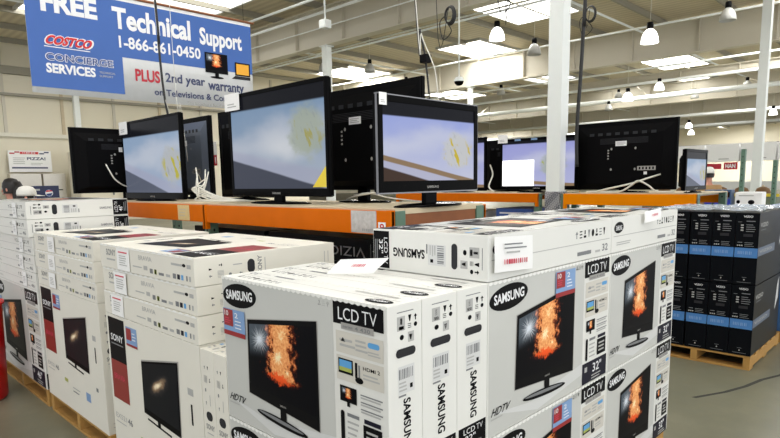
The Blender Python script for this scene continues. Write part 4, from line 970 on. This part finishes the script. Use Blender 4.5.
# ------------------------------------------------------------------ goods in the far right aisle
r4 = root('display_stand', 'produce display with a yellow edge beyond the small right television', 'display stand', (14.6, 4.2, 0))
MB().box((-.4, -1.5, 0), (.4, 1.2, 1.14), mat('dull_green_board', lin(110, 120, 100), .6)).build('table', r4); MB().box((-.43, -1.55, 1.14), (-.401, 1.25, 1.20), M['yellow']).build('yellow_edge', r4)
sackm = mat('brown_sack', lin(112, 84, 54), .85, bump=.5)
for k in range(6):
    b = MB(); b.lathe([(0, 0), (.13, .02), (.15, .08), (.12, .16), (.04, .20), (0, .20)], sackm, (0, 0, 0), 12); o = b.build('produce_sack')
    b = MB(); b.tube([(0, 0, .19), (0, 0, .23)], .025, M['cream'] if 'cream' in M else M['deck'], 6); b.build('tied_neck', o)
    o.location = (14.45, 3.0 + .40 * k, 1.142); tag(o, 'brown produce sack standing on the far display, %s from the right' % ('first', 'second', 'third', 'fourth', 'fifth', 'sixth')[k], 'sack', 'brown sacks on the far display')
r5 = root('wall_panel_sign', 'white panels on the far top shelf with a red sign reading HAN', 'signage', (17.8, 4.6, 0))
for k in range(4):
    b = MB(); y = 1.35 - .84 * k; b.box((0, y - .80, 1.96), (.5, y, 2.42), M['paper'], bev=.01); cv = CV(b, (0, y, 1.96), (0, -.8, 0), (0, 0, .46)); cv.lines(.4, .08, .8, .2, 1, M['ink3'], 1); b.build('white_panel', r5)
MB().box((.0, .12, 1.76), (.05, .62, 1.90), M['bred']).build('red_strip', r5)
b = MB(); b.box((.0, -.27, 1.74), (.05, .05, 1.93), M['bred']); cv = CV(b, (0, .05, 1.74), (0, -.32, 0), (0, 0, .19), .004); cv.text('HAN', .12, .2, .88, .8, M['white'], 1, bold=.04); b.build('red_sign', r5)
MB().box((.02, -2.3, 1.2), (.5, 1.6, 1.42), M['greyw']).build('shelf_goods', r5)
for k, (y, l) in enumerate(((1.62, 'left'), (-.72, 'right'), (-2.2, 'far right'))): MB().box((.0, y, 0), (.5, y + .08, 2.3), M['steel']).build('support_post', r5)
for k, (x, y, h, l) in enumerate(((12.0, 2.80, 2.05, 'green rack post standing right of the far display'), (12.4, 2.38, 1.85, 'green rack post at the right edge of the photo'))):
    b = MB(); b.box((x, y, 0), (x + .09, y + .07, h), M['rackgreen'], bev=.006); b.box((x - .03, y - .03, 0), (x + .12, y + .10, .01), M['rackgreen']); cv = CV(b, (x, y + .07, 0), (0, -.07, 0), (0, 0, h))
    for j in range(18): cv.ell(.5, .05 + j * .052, .15, .006, M['hole'], 1, n=8)
    tag(b.build('rack_post'), l, 'rack post')
r6 = root('merchandise_table', 'grey table in the distance behind the black cartons', 'table', (11.4, 2.75, 0))
MB().box((-.3, -1.1, 1.02), (.45, .75, 1.07), M['greyw']).build('table_top', r6)
for x in (-.25, .38):
    for y in (-1.05, .68): MB().box((x, y, 0), (x + .05, y + .05, 1.02), M['rackgreen']).build('leg', r6)
r = root('white_appliance', 'white appliance box with two dark round openings on the distant table', 'appliance', (11.35, 2.55, 1.07))
MB().box((-.15, -.22, 0), (.15, .18, .24), M['paper'], bev=.03).build('housing', r); b = MB(); cv = CV(b, (-.15, .18, 0), (0, -.40, 0), (0, 0, .24), .003); cv.ell(.14, .32, .07, .13, M['ink'], 1); cv.ell(.62, .3, .12, .16, M['ink'], 1); cv.rect(.15, .72, .7, .78, M['ink3'], 1); b.build('round_openings', r)
for k, (y, c_) in enumerate(((2.83, 0), (2.98, 1), (3.13, 0))):
    b = MB(); b.box((-.1, -.06, 0), (.1, .06, .28), mat('blue_grey_box', lin(70, 96, 130), .4), bev=.012); b.box((-.104, -.05, .02), (-.099, .05, .12), mat('bright_blue_print', lin(36, 60, 168), .4)); b.box((-.104, -.035, .15), (-.099, .035, .24), M['ink']); o = b.build('boxed_gadget')
    o.location = (11.25, y, 1.071); tag(o, 'blue boxed gadget on the distant table, %s from the white appliance' % ('nearest', 'second', 'farthest')[k], 'box', 'blue boxed gadgets on the distant table')
o = None
for k, (y, x, h) in enumerate(((1.45, 7.0, 1.27), (1.2, 8.4, 1.25))):
    r = root('covered_pallet_load', ('blue and grey wrapped load behind the black cartons', 'wrapped load farther back behind the black cartons')[k], 'wrapped load', (x, y, 0))
    MB().box((-.5, -.4, .10), (.5, .4, h), mat('blue_film', lin(70, 110, 160), .3, var=.3, scale=5), bev=.05).build('wrapped_goods', r); MB().box((-.5, -.4, 0), (.5, .4, .099), M['wood']).build('pallet_base', r)

# ------------------------------------------------------------------ light
w = bpy.data.worlds.new('World'); bpy.context.scene.world = w; w.use_nodes = True
w.node_tree.nodes['Background'].inputs[0].default_value = (.96, .98, 1.0, 1); nt = w.node_tree; t = nt.nodes.new('ShaderNodeTexCoord'); sp = nt.nodes.new('ShaderNodeSeparateXYZ'); nt.links.new(t.outputs['Generated'], sp.inputs[0])
nt.links.new((S(nt, sp.outputs[1]).smooth(-.1, -.9) * .85 + 1.0).k, nt.nodes['Background'].inputs[1])   # world light made stronger from -Y, added to lift faces turned that way
def area(x, y, z, sx, sy, p, c=(1, .985, .95)):
    l = bpy.data.lights.new('skylight_daylight', 'AREA'); l.shape = 'RECTANGLE'; l.size = sx; l.size_y = sy; l.energy = p; l.color = c
    o = bpy.data.objects.new('skylight_daylight', l); o.location = (x, y, z); C.objects.link(o)
for (x, y, w_, h_) in sky[19:]: area(x + w_ / 2, y + h_ / 2, 7.34, w_, h_, 40)
area(18.4, 11.2, 7.34, 3, 2.4, 260); area(22.4, 16.0, 7.34, 3, 2.2, 300); area(26, 5.2, 7.34, 3, 2.4, 420); area(22, 23.7, 7.34, 3, 2.4, 700); area(32.2, 11, 7.34, 3.8, 2.2, 900); area(32.7, 25.3, 7.34, 3.5, 2.6, 1100); area(18.5, 2.7, 7.34, 3, 2.4, 420); area(7.5, 21.5, 7.34, 3, 2.4, 300); area(42, 9.2, 7.34, 3, 2.4, 700); area(72, 18.7, 7.34, 6, 3.5, 2600); area(54, 26, 7.34, 4, 3, 1500); area(56, 40, 7.34, 4, 4, 2500)

# ------------------------------------------------------------------ camera
ya, pi_, ro = .7703, .1394, .0169
fw = Vector((math.cos(ya) * math.cos(pi_), math.sin(ya) * math.cos(pi_), -math.sin(pi_))); rt = Vector((math.sin(ya), -math.cos(ya), 0)); dn = fw.cross(rt)
R0 = rt * math.cos(ro) + dn * math.sin(ro); D0 = -rt * math.sin(ro) + dn * math.cos(ro)
cam = bpy.data.cameras.new('camera'); co = bpy.data.objects.new('camera', cam); C.objects.link(co)
co.matrix_world = Matrix.Translation((0, 0, 1.6)) @ Matrix((R0, -D0, -fw)).transposed().to_4x4()
cam.sensor_width = 36; cam.lens = 585.84 / 780 * 36; cam.shift_y = (262.74 - 219) / 780; cam.clip_start = .05; cam.clip_end = 200
sc = bpy.context.scene; sc.camera = co
sc.view_settings.view_transform = 'Standard'; sc.view_settings.look = 'None'; sc.view_settings.gamma = 1; sc.view_settings.exposure = 0
sc.view_settings.use_curve_mapping = False
sc.cycles.use_denoising = True
